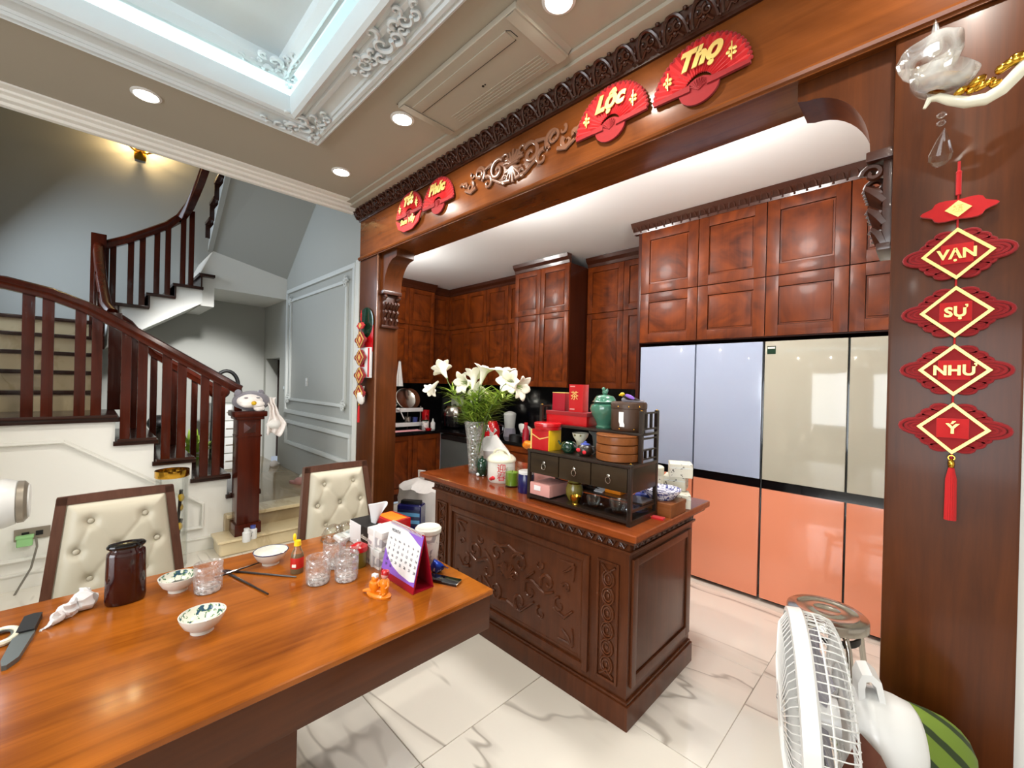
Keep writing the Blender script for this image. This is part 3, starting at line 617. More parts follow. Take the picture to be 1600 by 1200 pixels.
# wall lamp high on the rear wall of the stairwell
lp = thing('wall_lamp', 'two armed amber lamp glowing high on the stairwell wall', 'lamp', (-7.3, .42, 4.42))
obj('backplate', MB().b2((0, -.06, -.16), (.03, .06, .1), .01), 'goldmetal', lp)
for s in (-1, 1):
    a = obj('arm', MB().tube([(.03, 0, -.05), (.1, s * .06, -.09), (.17, s * .13, -.07), (.18, s * .14, -.02)], .01), 'goldmetal', lp)
    obj('glass_cup', MB().lathe([(.0, -.02), (.03, -.02), (.055, .03), (.06, .07)], (.18, s * .14, 0), 14), 'frost', a)
# ------------------------------------------------------------------ ceiling fittings
near = {(-2.03, 1.16): 'round lit downlight beside the slim air conditioner end', (-2.85, 1.18): 'round lit downlight nearest the corner where stairs ceiling meets carved cornice',
        (-0.987, 1.185): 'round lit downlight beyond the air conditioner, cut by the picture top', (-2.815, 0.18): 'round lit downlight between the tray moulding and the stairwell edge'}
for x, y in DOWN[:4]:
    t = thing('downlight', near[(x, y)], 'light', (x, y, H), 0, 'ceiling downlights')
    obj('trim_ring', MB().lathe([(.048, 0), (.062, 0), (.062, -.004), (.05, -.008), (.048, -.004), (.048, .0)], n=28), 'white', t)
    obj('lit_lens', MB().lathe([(0, -.005), (.047, -.005), (.047, .0)], n=28), 'downlight', t)
ac = thing('air_conditioner', 'slim white ceiling air conditioner panel with a long dark slot', 'air conditioner', (-1.515, 1.235, H))
obj('panel', MB().box((0, 0, -.014), (.83, .32, .028), None, .008, 3), 'ceiling', ac)
for s in (-1, 1): obj('end_cap', MB().prism([(s * .43, -.16, 0), (s * .43, .16, 0), (s * .40, .155, -.034), (s * .36, .155, -.034), (s * .36, -.155, -.034), (s * .40, -.155, -.034)], (0, 0, .002)), 'ceiling', ac)
obj('louvre', MB().box((-.02, -.085, -.03), (.67, .055, .006), None, .002), 'ceiling', ac)
obj('slot', MB().box((-.02, -.055, -.0292), (.67, .005, .002)).tube([(.315, -.113, -.029), (.33, -.1, -.029), (.33, -.06, -.029)], .0015, 5), 'blackmatte', ac)
for k in range(5): obj('grille_slat', MB().box((.03, .07 + .016 * k, -.0285), (.6, .006, .003)), 'ceiling', ac)
obj('sensor', MB().cyl((.02, .03, -.027), (.02, .03, -.03), .006).cyl((.034, .03, -.027), (.034, .03, -.0295), .004), 'blackmatte', ac)

# ------------------------------------------------------------------ carved portal
YA = 1.57; ZB = 2.485
pt = thing('wooden_portal', 'dark wooden portal framing the kitchen, carved cornice and scroll on its beam', 'portal', (0, 0, 0))
obj('beam', MB().b2((-3.38, YA, ZB), (3.19, 1.80, H - .001), .004), 'portalx', pt)
obj('bead_moulding', MB().tube([(-3.385, YA - .004, ZB + .012), (3.19, YA - .004, ZB + .012)], .013, 8).b2((-3.385, YA - .006, ZB - .006), (3.19, YA, ZB + .004)), 'portalx', pt)
cp = [(YA, 2.80), (YA - .012, 2.80), (YA - .014, 2.812), (YA - .03, 2.822), (YA - .05, 2.845), (YA - .066, 2.872), (YA - .082, 2.88), (YA - .094, 2.886), (YA - .094, H - .001), (YA, H - .001)]
obj('cornice', MB().prism([(-3.385, y, z) for y, z in cp], (6.57, 0, 0)), 'carved', pt, angle=0.4)
leaf = MB()   # one carved motif: arch, two curls and a bead, laid on the sloping cornice
def on_c(x, t): y = YA - .016 - .062 * t; z = 2.808 + .072 * t; return (x, y - .006, z - .004)
leaf.tube([on_c(.045 * math.cos(a), .12 + .8 * math.sin(a)) for a in [PI * i / 10 for i in range(11)]], .0075, 6)
for s in (-1, 1):
    leaf.tube([on_c(s * (.016 + px), .5 + pz * 9) for px, pz in spiral(0, 0, .02, .004, PI * .5, PI * 2.6, 12)], [.007 - .0003 * i for i in range(13)], 6)
    leaf.tube([on_c(s * .03, .1), on_c(s * .012, .3), on_c(0, .2)], .006, 6)
leaf.sph(on_c(0, .3), .009, 8).sph(on_c(.0525, .12), .007, 8).sph(on_c(.0525, .9), .009, 8).sph(on_c(.0525, .5), (.006, .006, .02), 8)
l0 = obj('carved_leaf', leaf, 'carved', pt); l0.location = (-3.33, 0, 0)
for k in range(1, 34):
    o = l0.copy(); C.objects.link(o); o.parent = pt; o.location = (-3.33 + .105 * k, 0, 0)
for x0, x1 in ((-3.38, -3.07), (-.087, .158)):
    c = obj('column', MB().b2((x0, YA + .004, 0), (x1, 1.76, ZB), .006), 'portal', pt)
    obj('column_base', MB().b2((x0 - .012, YA - .012, 0), (x1 + .012, 1.772, .16), .008), 'portal', c)
    if x0 < -1: obj('face_groove', MB().b2((x1 - .006, YA - .002, 0.16), (x1 + .004, YA + .01, ZB), .002), 'carved_light', c)
def bracket(xc, s):
    w, z0 = .235, 2.195
    p = [(xc, ZB), (xc + s * w, ZB), (xc + s * w, ZB - .055)]
    for i in range(13):
        a = PI / 2 * i / 12; p.append((xc + s * (.052 + (w - .075) * (1 - math.sin(a))), z0 + .012 + (ZB - .075 - z0) * math.cos(a)))
    p += [(xc + s * .052, z0), (xc, z0)]
    return MB().prism([(x, YA + .03, z) for x, z in p], (0, .15, 0))
obj('bracket', bracket(-3.07, 1), 'portal', pt, angle=0.4); obj('bracket', bracket(-.087, -1), 'portal', pt, angle=0.4)
def capital(xc, s):
    m = MB().b2((xc, YA + .02, 2.17), (xc + s * .06, YA + .185, 2.198), .004).b2((xc, YA + .04, 1.93), (xc + s * .022, YA + .165, 2.17), .003).b2((xc, YA + .03, 1.91), (xc + s * .034, YA + .175, 1.93), .004)
    for row, z in enumerate((1.96, 2.02, 2.085)):
        for k in range(3 + row):
            y = YA + .05 + (.105) * k / (2 + row)
            m.tube([(xc + s * .018, y, z - .03), (xc + s * (.03 + .006 * row), y, z), (xc + s * (.046 + .008 * row), y, z + .016), (xc + s * (.05 + .008 * row), y, z + .004)], [.012, .016, .012, .006], 6)
    for y in (YA + .045, YA + .16): m.tube([(xc + s * .045 + s * px, y, 2.14 + pz) for px, pz in spiral(0, 0, .026, .005, 0, 7, 14)], .009, 6)
    return m
obj('capital', capital(-3.07, 1), 'carved', pt); obj('capital', capital(-.087, -1), 'carved', pt)
# scroll ornament in the middle of the beam
sc = MB(); SX, SZ = -1.585, 2.655
def curl(pts, r0, r1, y=YA - .008):
    n = len(pts); sc.tube([(SX + px, y, SZ + pz) for px, pz in pts], [r0 + (r1 - r0) * i / n for i in range(n)], 8, flat=(1, .8, 1))
for s in (-1, 1):
    for cx, cz, R, a0, da in ((.125, .012, .062, 2.4, -7.2), (.125, .012, .04, 5.6, -5.5), (.20, -.035, .04, 1.2, 6.2), (.275, .035, .052, 3.9, -6.4), (.275, .03, .03, 1.2, 5.5), (.355, -.012, .032, 2.2, 6.0), (.405, .012, .02, 4.0, -5.5), (.06, .05, .03, 0.5, 5.0), (.065, -.055, .028, 5.2, -5.5), (.33, .05, .022, 1.0, -4.5)):
        curl([(s * px, pz) for px, pz in spiral(cx, cz, R, .008, a0, a0 + da, 22)], .013 if R > .03 else .009, .004)
    for a, b, c2 in (((.02, -.08), (.09, -.07), (.16, -.03)), ((.16, .06), (.22, .05), (.25, -.01)), ((.3, -.03), (.35, -.045), (.40, -.02)), ((.40, .01), (.43, .03), (.45, .02))):
        curl([(s * a[0], a[1]), (s * b[0], b[1]), (s * c2[0], c2[1])], .012, .006)
for k in range(-3, 4):
    a = k * .34; curl([(.0, .0), (.05 * math.sin(a), .045 * math.cos(a)), (.085 * math.sin(a), .08 * math.cos(a) - abs(k) * .006)], .013, .006)
    curl([(.0, -.01), (.045 * math.sin(a), -.05 * math.cos(a)), (.075 * math.sin(a), -.095 * math.cos(a) + abs(k) * .008)], .013, .006)
sc.tube([(SX - .045, YA - .014, SZ - .004), (SX + .045, YA - .014, SZ + .004)], .01, 8)
obj('carved_scroll', sc, 'carved_light', pt)

# ------------------------------------------------------------------ red fans with gold lettering
def fan(cx, cz, R, label, word, sub=None, sx=1.0, side=True):
    t = thing('folding_fan', label, 'fan', (cx, YA - .004, cz), 0, 'red paper fans on the beam')
    def arc(r, a): return (r * math.cos(a) * sx, r * math.sin(a))
    m = MB(); NP = 40; A = []
    for i in range(NP + 1):
        a = math.radians(4 + 172 * i / NP); y = -.012 - (.006 if i % 2 else 0)
        A.append([m.bm.verts.new((arc(r, a)[0], y, arc(r, a)[1])) for r in (R * .3, R * .6, R * (.985 + (.02 if i % 2 else 0)))])
    for p, q in zip(A, A[1:]):
        for j in range(2): m.bm.faces.new((p[j], q[j], q[j + 1], p[j + 1]))
    m.solid(.004); obj('pleated_leaf', m, 'red', t, angle=0.2)
    m = MB()
    for i in range(30):
        a = math.radians(6 + 168 * i / 29); x, z = arc(R * 1.0, a); m.sph((x, -.012, z), (.009, .005, .009), 8)
    obj('scalloped_rim', m, 'darkred', t)
    m = MB()
    for s in (-1, 1):
        a = math.radians(90 - s * 88); x, z = arc(R * 1.0, a); m.prism([(s * R * .18, -.018, -.004), (x, -.018, z - .006), (x, -.018, z + .008), (s * R * .18, -.018, .02)], (0, .012, 0))
    obj('guard_stick', m, 'darkred', t)
    m = MB(); q = []
    for i in range(25):
        a = PI + PI * i / 24; k = 1 + .07 * math.sin(i * PI * .999); q.append((.42 * R * sx * math.cos(a) * k, -.012, .34 * R * math.sin(a) * k))
    for i in range(13): a = PI * i / 12; q.append((.30 * R * sx * math.cos(a), -.012, .22 * R * math.sin(a)))
    m.prism(q, (0, .01, 0)); hd = obj('handle_plate', m, 'darkred', t)
    m = MB()
    for k in range(-4, 5): m.tube([(0, -.014, -.01), (.2 * R * sx * math.sin(k * .3), -.015, .2 * R * math.cos(k * .3))], .0016, 5)
    obj('rib', m, 'darkred', hd)
    m = MB().mesh(text_mesh(word, R * .52, .002, .35, .005), front(0, -.024, R * .6))
    obj('lettering', m, 'gold', t, smooth=False)
    if side:
        for s in (-1, 1):
            m = MB(); x0, z0 = s * R * .66 * sx, R * .38
            for k in range(5): a = k * 2 * PI / 5 + .6; m.sph((x0 + .012 * math.cos(a), -.022, z0 + .013 * math.sin(a)), (.007, .003, .007), 8)
            m.tube([(x0, -.022, z0 - .03), (x0, -.022, z0 + .035)], .0025, 6); obj('gold_blossom', m, 'gold', t)
    if sub:
        m = MB().prism([(x * sx, -.02, z) for x, z in ((-.15, -.01), (-.10, -.035), (.10, -.035), (.15, -.01), (.12, -.075), (.05, -.11), (-.05, -.11), (-.12, -.075))], (0, .008, 0)); rb = obj('ribbon', m, 'red', t)
        obj('lettering', MB().mesh(text_mesh(sub, .05, .002, .2, .002), front(0, -.024, -.045)), 'gold', rb, smooth=False)
    return t
fan(-.622, 2.598, .172, 'large red fan reading Thọ in gold, closest to the crystal sconce', 'Thọ')
fan(-.995, 2.607, .172, 'red fan reading Lộc in gold, between the carved scroll and fan Thọ', 'Lộc')
fan(-2.257, 2.628, .166, 'red fan reading Phúc in gold, between fan Tết and the scroll', 'Phúc', side=False)
fan(-2.6, 2.655, .15, 'two tier red fan reading Tết, at the stair end of the beam', 'Tết', 'Sum Vầy', 1.08)

# ------------------------------------------------------------------ hanging ornaments
def ornament(loc, label, words, gap=.1485, k=1.0):
    t = thing('hanging_ornament', label, 'ornament', loc, 0, 'red hanging plaque strings')
    obj('cord', MB().tube([(0, -.006, 0), (0, -.006, -.03)], .003, 6).tube([(0, -.006, -.03), (0, -.006, -.085)], .0055, 8).sph((0, -.006, -.028), .006, 8).tube([(0, -.004, -.08), (0, -.004, -.80)], .0022, 6), 'red', t)
    m = MB().prism([(x, -.012, z - .123) for x, z in [(.062 * math.cos(a) * (1 + .12 * math.cos(6 * a)), .027 * math.sin(a) * (1 + .1 * math.cos(6 * a))) for a in [2 * PI * i / 36 for i in range(36)]]], (0, .01, 0))
    tp = obj('top_plaque', m, 'red', t)
    obj('gold_inset', MB().prism([(0, -.016, -.123 + .021), (.024, -.016, -.123), (0, -.016, -.123 - .021), (-.024, -.016, -.123)], (0, .005, 0)).mesh(text_mesh('福', .02, .001), front(0, -.017, -.123)), 'gold', tp)
    for i, w in enumerate(words):
        z = -.237 - gap * i
        m = MB()
        for s in (-1, 1):
            for r, b in ((.040, .020), (.029, .0135), (.018, .008)): m.tube([(s * .058 + r * math.cos(a), -.006, z + b * math.sin(a)) for a in [2 * PI * q / 20 for q in range(20)]], .0048, 6, True)
            m.sph((s * .06, -.006, z), (.03, .003, .015), 10)
            for v in (-1, 1):
                for cx, cz, rr in ((.038, .036, .018), (.022, .05, .017), (.052, .024, .014)):
                    m.tube([(s * cx + rr * math.cos(a), -.005, z + v * cz + rr * .55 * math.sin(a)) for a in [2 * PI * q / 14 for q in range(14)]], .0042, 6, True)
                    m.sph((s * cx, -.005, z + v * cz), (rr, .0028, rr * .6), 8)
        p = obj('knotted_border', m, 'darkred', t)
        m = MB().prism([(0, -.012, z + .062), (.062, -.012, z), (0, -.012, z - .062), (-.062, -.012, z)], (0, .009, 0)); pq = obj('plaque', m, 'darkred', t)
        fr = MB(); o, n_ = [(0, .066), (.066, 0), (0, -.066), (-.066, 0)], [(0, .056), (.056, 0), (0, -.056), (-.056, 0)]
        for q in range(4):
            r_ = (q + 1) % 4; fr.prism([(o[q][0], -.016, z + o[q][1]), (o[r_][0], -.016, z + o[r_][1]), (n_[r_][0], -.016, z + n_[r_][1]), (n_[q][0], -.016, z + n_[q][1])], (0, .006, 0))
        obj('gold_frame', fr, 'gold', pq)
        obj('centre_pad', MB().box((0, -.013, z), (.058, .004, .05), None, .002), 'red', pq)
        if w: obj('lettering', MB().mesh(text_mesh(w, .034, .0012, 0, .0012), front(0, -.0175, z - .002)), 'gold', pq, smooth=False)
        else: obj('gold_inset', MB().prism([(0, -.017, z + .028), (.022, -.017, z), (0, -.017, z - .028), (-.022, -.017, z)], (0, .003, 0)), 'gold', pq)
    zt = -.237 - gap * (len(words) - 1) - .08
    obj('gold_bead', MB().sph((0, -.006, zt - .012), (.007, .007, .014), 10).tube([(.006 * math.cos(a), -.006, zt + .004 + .006 * math.sin(a)) for a in [2 * PI * i / 12 for i in range(12)]], .0016, 6, True), 'goldmetal', t)
    m = MB()
    for i in range(14): a = 2 * PI * i / 14; m.tube([(.003 * math.cos(a), -.007 + .003 * math.sin(a), zt - .022), (.008 * math.cos(a), -.008 + .006 * math.sin(a), zt - .05), (.009 * math.cos(a), -.008 + .007 * math.sin(a), zt - .155)], .0027, 5)
    obj('tassel', m, 'red', t); return t
ornament((.041, YA - .002, 2.095), 'long red and gold hanging plaques reading VẠN SỰ NHƯ Ý', ['VẠN', 'SỰ', 'NHƯ', 'Ý'])
p = OY(572, 486, YA); ornament((p.x + .0, YA - .034, p.z), 'small looking red hanging ornament in front of the wall calendar', [None] * 4, .142)

wc = thing('wall_calendar', 'red and white wall calendar pad hung on the far column', 'calendar', (-3.232, YA - .001, 0))
obj('backing_board', MB().b2((-.125, -.006, 1.72), (.125, 0, 1.93), .002), 'redgloss', wc)
obj('medallion', MB().lathe([(0, 0), (.125, 0), (.125, .004), (.11, .006), (0, .006)], (0, -.002, 1.955), 28, Matrix.Rotation(PI / 2, 3, 'X')), 'darkgreen', wc)
obj('paper_pad', MB().b2((-.12, -.022, 1.515), (.12, -.002, 1.755), .002), 'whitepaper', wc)
obj('red_margin', MB().b2((.085, -.024, 1.52), (.11, -.022, 1.75)).b2((-.05, -.024, 1.6), (.03, -.022, 1.7)), 'inkred', wc)
pc = thing('cloth_pouch', 'small white pouch hung on the far column below the calendar', 'pouch', (-3.23, YA - .002, 1.36))
obj('pouch_body', MB().sph((0, -.03, 0), (.055, .025, .06), 14).wob(.008, 14, 2), 'whitecloth', pc)
obj('loop', MB().tube([(-.015, -.02, .05), (-.008, -.01, .085), (.008, -.01, .085), (.015, -.02, .05)], .004, 6), 'whitecloth', pc)

# ------------------------------------------------------------------ crystal sconce by the near column
YS = 1.40
sco = thing('wall_sconce', 'white and gold crystal sconce arm beside the near column', 'lamp', (0, 0, 0))
A = [OY(u, v, YS) for u, v in ((1444, 170), (1452, 156), (1466, 152), (1484, 157), (1510, 160), (1540, 155), (1565, 140), (1585, 120), (1605, 97))]
A += [Vector((A[-1].x + .03, 1.45, A[-1].z + .02)), Vector((A[-1].x + .05, 1.55, A[-1].z - .01)), Vector((A[-1].x + .05, 1.66, A[-1].z - .03))]
obj('arm', MB().tube(A, [.003, .007, .009, .0105, .012, .013, .013, .013, .013, .013, .013, .013], 10), 'cream_p', sco)
obj('wall_plate', MB().lathe([(0, 0), (.05, 0), (.045, .015), (.02, .022), (0, .022)], (A[-1].x, 1.678, A[-1].z), 20, Matrix.Rotation(PI / 2, 3, 'X')), 'goldmetal', sco)
m = MB(); rnd = random.Random(3)
for u, v, r in ((1502, 142, .010), (1518, 141, .009), (1526, 128, .013), (1534, 134, .011), (1545, 128, .010), (1556, 130, .009), (1568, 106, .011), (1578, 98, .012), (1588, 92, .013), (1598, 88, .012)):
    m.sph(OY(u, v, YS - .004), (r * 1.3, r * .8, r * .8), 10, Matrix.Rotation(-.5, 3, 'Y'))
obj('gold_leaf', m.wob(.003, 60, 1), 'goldmetal', sco)
cc = OY(1470, 138, YS); k = dep(cc) / F
obj('drip_pan', MB().lathe([(.0, -.006), (12 * k, -.004), (26 * k, .006), (30 * k, .014), (26 * k, .01), (12 * k, .0), (0, 0)], cc, 20, Matrix.Rotation(.25, 3, 'Y')), 'goldmetal', sco)
obj('candle_sleeve', MB().cyl(cc + Vector((0, 0, .0)), cc + Vector((-.004, 0, 32 * k)), 7 * k, n=14), 'cream_p', sco)
def petal_cup(cz, R, hgt, tilt, lob=6, ph=0):
    m = MB()
    prof = [(R * .3, 0), (R * .7, hgt * .12), (R * .95, hgt * .45), (R * 1.04, hgt * .8), (R * 1.06, hgt)]
    m.lathe(prof, cz, 36, Matrix.Rotation(tilt, 3, 'Y'), mod=lambda q, i: 1 + (.045 * math.cos(lob * q + ph) if i >= 2 else 0)); m.solid(.0025); return m
obj('glass_petal', petal_cup(OY(1462, 146, YS), 38 * k, 30 * k, .25, 5), 'frost', sco)
obj('glass_petal', petal_cup(OY(1462, 118, YS), 36 * k, 46 * k, -.2, 6, 1), 'frost', sco)
fp = OY(1461, 72, YS)
obj('glass_finial', MB().lathe([(0, -14 * k), (7 * k, -12 * k), (11 * k, 0), (9 * k, 12 * k), (5 * k, 24 * k), (2.5 * k, 36 * k), (0, 42 * k)], fp, 16), 'frost', sco)
for v in (180, 192): q = OY(1471, v, YS); obj('crystal_bead', MB().sph(q, (6 * k, 6 * k, 5 * k), 12), 'glass', sco)
q = OY(1471, 232, YS)
obj('crystal_drop', MB().lathe([(0, 32 * k), (3 * k, 24 * k), (8 * k, 12 * k), (14 * k, -8 * k), (13 * k, -18 * k), (7 * k, -26 * k), (0, -29 * k)], q, 16, Matrix.Rotation(.1, 3, 'Y'), 1, .5), 'glass', sco, smooth=False)
# ------------------------------------------------------------------ kitchen joinery
def door(parent, x0, x1, z0, z1, plane='Y', pos=0.0, name='door', st_=.06, m1='cab', sgn=-1):
    """panelled door facing -Y (plane Y, sgn -1) or +X (plane X, sgn +1); x0..x1 runs along the other axis"""
    T = .02; g = .003
    def bx(m, a0, a1, c0, c1, d0, d1, bev=.002):
        if plane == 'Y': m.b2((a0, pos + sgn * d0, c0), (a1, pos + sgn * d1, c1), bev)
        else: m.b2((pos + sgn * d0, a0, c0), (pos + sgn * d1, a1, c1), bev)
    x0 += g; x1 -= g; z0 += g; z1 -= g; s = min(st_, (x1 - x0) * .25)
    m = MB(); bx(m, x0, x0 + s, z0, z1, 0, T); bx(m, x1 - s, x1, z0, z1, 0, T); bx(m, x0 + s, x1 - s, z0, z0 + s, 0, T); bx(m, x0 + s, x1 - s, z1 - s, z1, 0, T)
    d = obj(name, m, m1, parent)
    m = MB(); bx(m, x0 + s + .003, x1 - s - .003, z0 + s + .003, z1 - s - .003, 0, T - .011, 0)
    bx(m, x0 + s + .014, x1 - s - .014, z0 + s + .014, z1 - s - .014, T - .012, T - .005, .004)
    obj('panel', m, 'cab', d); return d
def run_cornice(parent, pts, proj=.05, z0=2.81, z1=2.895):
    pass
ZL, ZM, ZT = 1.465, 2.285, 2.80
def upper(name, label, x0, x1, y, depth, ndoors, group='tall upper kitchen cabinets', cor=True, zl=ZL, zm=ZM):
    t = thing(name, label, 'cabinet', (0, 0, 0), 0, group)
    obj('carcass', MB().b2((x0, y + .002, zl), (x1, y + depth, ZT), .002), 'cabdark', t)
    w = (x1 - x0) / ndoors
    for i in range(ndoors):
        door(t, x0 + w * i, x0 + w * (i + 1), zl, zm, 'Y', y); door(t, x0 + w * i, x0 + w * (i + 1), zm, ZT, 'Y', y)
    if cor:
        prof_ = [(y + .01, ZT), (y - .022, ZT), (y - .03, ZT + .03), (y - .06, ZT + .06), (y - .07, ZT + .095), (y + .01, ZT + .095)]
        obj('cornice', MB().prism([(x0, a, b) for a, b in prof_], (x1 - x0, 0, 0)), 'carved', t, smooth=False)
    return t
YB = 3.92
upper('upper_cabinet', 'four column run of panelled upper cabinets between corner and hood cabinet', -5.28, -3.56, YB, .34, 4)
hood = upper('hood_cabinet', 'projecting mahogany hood cabinet two doors wide', -3.55, -2.74, 3.6, .66, 2, 'tall upper kitchen cabinets')
upper('upper_cabinet', 'panelled upper cabinets between the hood cabinet and the fridges', -2.73, -1.83, YB, .34, 2)
# run on the far kitchen wall
tl = thing('upper_cabinet', 'panelled upper cabinets on the far side wall above the dish rack', 'cabinet', (0, 0, 0), 0, 'tall upper kitchen cabinets')
obj('carcass', MB().b2((-5.64, 2.3, ZL), (-5.202, 3.56, ZT)), 'cabdark', tl)
for a, b in ((2.3, 2.72), (2.72, 3.14), (3.14, 3.56)):
    door(tl, a, b, ZL, ZM, 'X', -5.2, sgn=1); door(tl, a, b, ZM, ZT, 'X', -5.2, sgn=1)
obj('cornice', MB().prism([(x, 2.3, z) for x, z in [(-5.22, ZT), (-5.17, ZT), (-5.15, ZT + .04), (-5.11, ZT + .095), (-5.22, ZT + .095)]], (0, 1.26, 0)), 'carved', tl, smooth=False)
tc = thing('corner_cabinet', 'narrow panelled cabinet set back in the kitchen corner', 'cabinet', (0, 0, 0), 0, 'tall upper kitchen cabinets')
obj('carcass', MB().b2((-5.64, 3.57, ZL), (-5.302, 3.90, ZT)), 'cabdark', tc)
door(tc, 3.57, 3.91, ZL, ZM, 'X', -5.3, sgn=1); door(tc, 3.57, 3.91, ZM, ZT, 'X', -5.3, sgn=1)
obj('cornice', MB().prism([(x, 3.57, z) for x, z in [(-5.32, ZT), (-5.28, ZT), (-5.26, ZT + .04), (-5.22, ZT + .095), (-5.32, ZT + .095)]], (0, .35, 0)), 'carved', tc, smooth=False)
# cabinets above the fridges
YF = 3.36
fx = [-1.79, -1.305, -.835, -.372, .09]
above = thing('fridge_cabinet', 'tall mahogany cabinets over the coloured fridges with a carved cornice', 'cabinet', (0, 0, 0))
obj('carcass', MB().b2((-1.82, YF + .002, 1.865), (.12, 4.26, 2.82)).b2((-1.82, YF - .01, 0), (-1.793, 4.26, 2.82), .002), 'cabdark', above)
for a, b in zip(fx, fx[1:]):
    door(above, a, b, 1.87, 2.29, 'Y', YF, st_=.075); door(above, a, b, 2.29, 2.82, 'Y', YF, st_=.075)
obj('cornice', MB().prism([(-1.86, y, z) for y, z in [(YF + .02, 2.815), (YF - .025, 2.815), (YF - .03, 2.835), (YF - .065, 2.865), (YF - .085, 2.897), (YF + .02, 2.897)]], (2.0, 0, 0)), 'carved', above, smooth=False)
m = MB()
for k in range(28):
    x = -1.83 + .07 * k
    m.tube([(x + .022 * math.cos(a), YF - .048 - .02 * math.sin(a), 2.835 + .045 * math.sin(a)) for a in [PI * i / 6 for i in range(7)]], .006, 5).sph((x + .035, YF - .03, 2.828), .008, 6)
obj('cornice_carving', m, 'carved', above)
# fridges
def fridge(x0, label, top):
    t = thing('fridge', label, 'fridge', (0, 0, 0), 0, 'pair of two tone fridges')
    obj('body', MB().b2((x0 + .002, YF + .03, .035), (x0 + .945, 4.2, 1.842), .004).b2((x0 + .02, YF + .06, 0), (x0 + .92, 4.15, .04)), 'black', t)
    for i in range(2):
        a = x0 + .005 + .4725 * i; b = a + .461
        obj('upper_door', MB().b2((a, YF - .0, .865), (b, YF + .03, 1.838), .004), top, t)
        obj('lower_door', MB().b2((a, YF - .0, .03), (b, YF + .03, .80), .004), 'coral', t)
    obj('handle_recess', MB().b2((x0 + .004, YF + .012, .80), (x0 + .94, YF + .03, .865)), 'black', t)
    return t
fridge(-1.787, 'fridge with pale blue upper doors and coral lower doors', 'lilac')
fr2 = fridge(-.838, 'fridge with cream upper doors and coral lower doors beside the near column', 'cream')
p0, p1 = OY(1199, 541, YF), OY(1212, 553, YF)
stk = obj('energy_sticker', MB().b2((p0.x, YF - .002, p1.z), (p1.x, YF - .0003, p0.z)), 'darkgreen', fr2)
obj('sticker_header', MB().b2((p0.x + .004, YF - .003, p0.z - .018), (p1.x - .004, YF - .002, p0.z - .006)), 'inkwhite', stk)
# base cabinets and counter
bl = thing('base_cabinet', 'two door mahogany base cabinet under the dish rack', 'cabinet', (0, 0, 0))
obj('carcass', MB().b2((-5.64, 2.02, .1), (-4.602, 3.3, .825)).b2((-5.6, 2.02, 0), (-4.66, 3.3, .1)), 'cabdark', bl)
for a, b in ((2.05, 2.46), (2.46, 2.87), (2.87, 3.29)): door(bl, a, b, .11, .82, 'X', -4.6, sgn=1)
dw = thing('dishwasher', 'grey fronted dishwasher built in at the kitchen corner', 'dishwasher', (0, 0, 0))
obj('front_panel', MB().b2((-4.59, 3.3, .11), (-3.96, 3.33, .81), .004), 'greybody', dw); obj('body', MB().b2((-4.59, 3.33, .04), (-3.96, 4.2, .82)), 'blackmatte', dw)
obj('control_strip', MB().b2((-4.58, 3.295, .745), (-3.97, 3.302, .80), .002), 'blackmatte', dw)
bb = thing('base_cabinet', 'row of mahogany base cabinets behind the island under the black worktop', 'cabinet', (0, 0, 0))
obj('carcass', MB().b2((-3.95, 3.302, .1), (-1.83, 4.25, .825)).b2((-3.95, 3.36, 0), (-1.83, 4.25, .1)), 'cabdark', bb)
for k in range(4): door(bb, -3.95 + .53 * k, -3.42 + .53 * k, .11, .82, 'Y', 3.3)
wt = thing('worktop', 'L-shaped black granite kitchen worktop', 'worktop', (0, 0, 0))
obj('slab', MB().b2((-5.64, 2.0, .825), (-4.56, 3.27, .86), .004).b2((-5.64, 3.27, .825), (-1.83, 4.26, .86), .004), 'blackgranite', wt)
struct('trim_backsplash', MB().b2((-5.3, 4.24, .86), (-1.83, 4.265, ZL)).b2((-5.645, 2.02, .86), (-5.62, 4.24, ZL)), 'black')

# ------------------------------------------------------------------ island
IX0, IX1, IY0, IY1 = -2.375, -.918, 1.676, 2.345
isl = thing('kitchen_island', 'carved dark wooden island counter with a polished top', 'island', (0, 0, 0))
obj('plinth', MB().b2((IX0 - .015, 1.661, 0), (-.903, 2.36, .105), .005).b2((IX0 - .008, 1.668, .105), (-.91, 2.352, .12), .005), 'island', isl)
obj('carcass', MB().b2((IX0, IY0, .12), (IX1, IY1, .77), .003), 'island', isl)
obj('top', MB().b2((-2.50, 1.625, .835), (-.862, 2.46, .87), .012, 3), 'islandtop', isl)
obj('under_moulding', MB().b2((-2.47, 1.645, .818), (-.88, 2.44, .836), .006).b2((-2.40, 1.662, .765), (-.905, 2.37, .778), .004).b2((-2.39, 1.675, .77), (-.915, 2.36, .82)), 'island', isl)
m = MB()
def band_leaf(f, a, b):
    n = int(abs(b - a) / .055)
    for k in range(n):
        t = a + (b - a) * (k + .5) / n
        for q in (spiral(0, 0, .02, .004, .5, 6.3, 12), [(-.024, -.016), (-.012, .014), (.01, -.012), (.024, .016)]):
            m.tube([f(t + px, .798 + pz * .9) for px, pz in q], .005, 5)
band_leaf(lambda t, z: (t, 1.668, z), -2.38, -.92); band_leaf(lambda t, z: (-.909, t, z), 1.69, 2.35)
obj('carved_band', m, 'carved', isl)
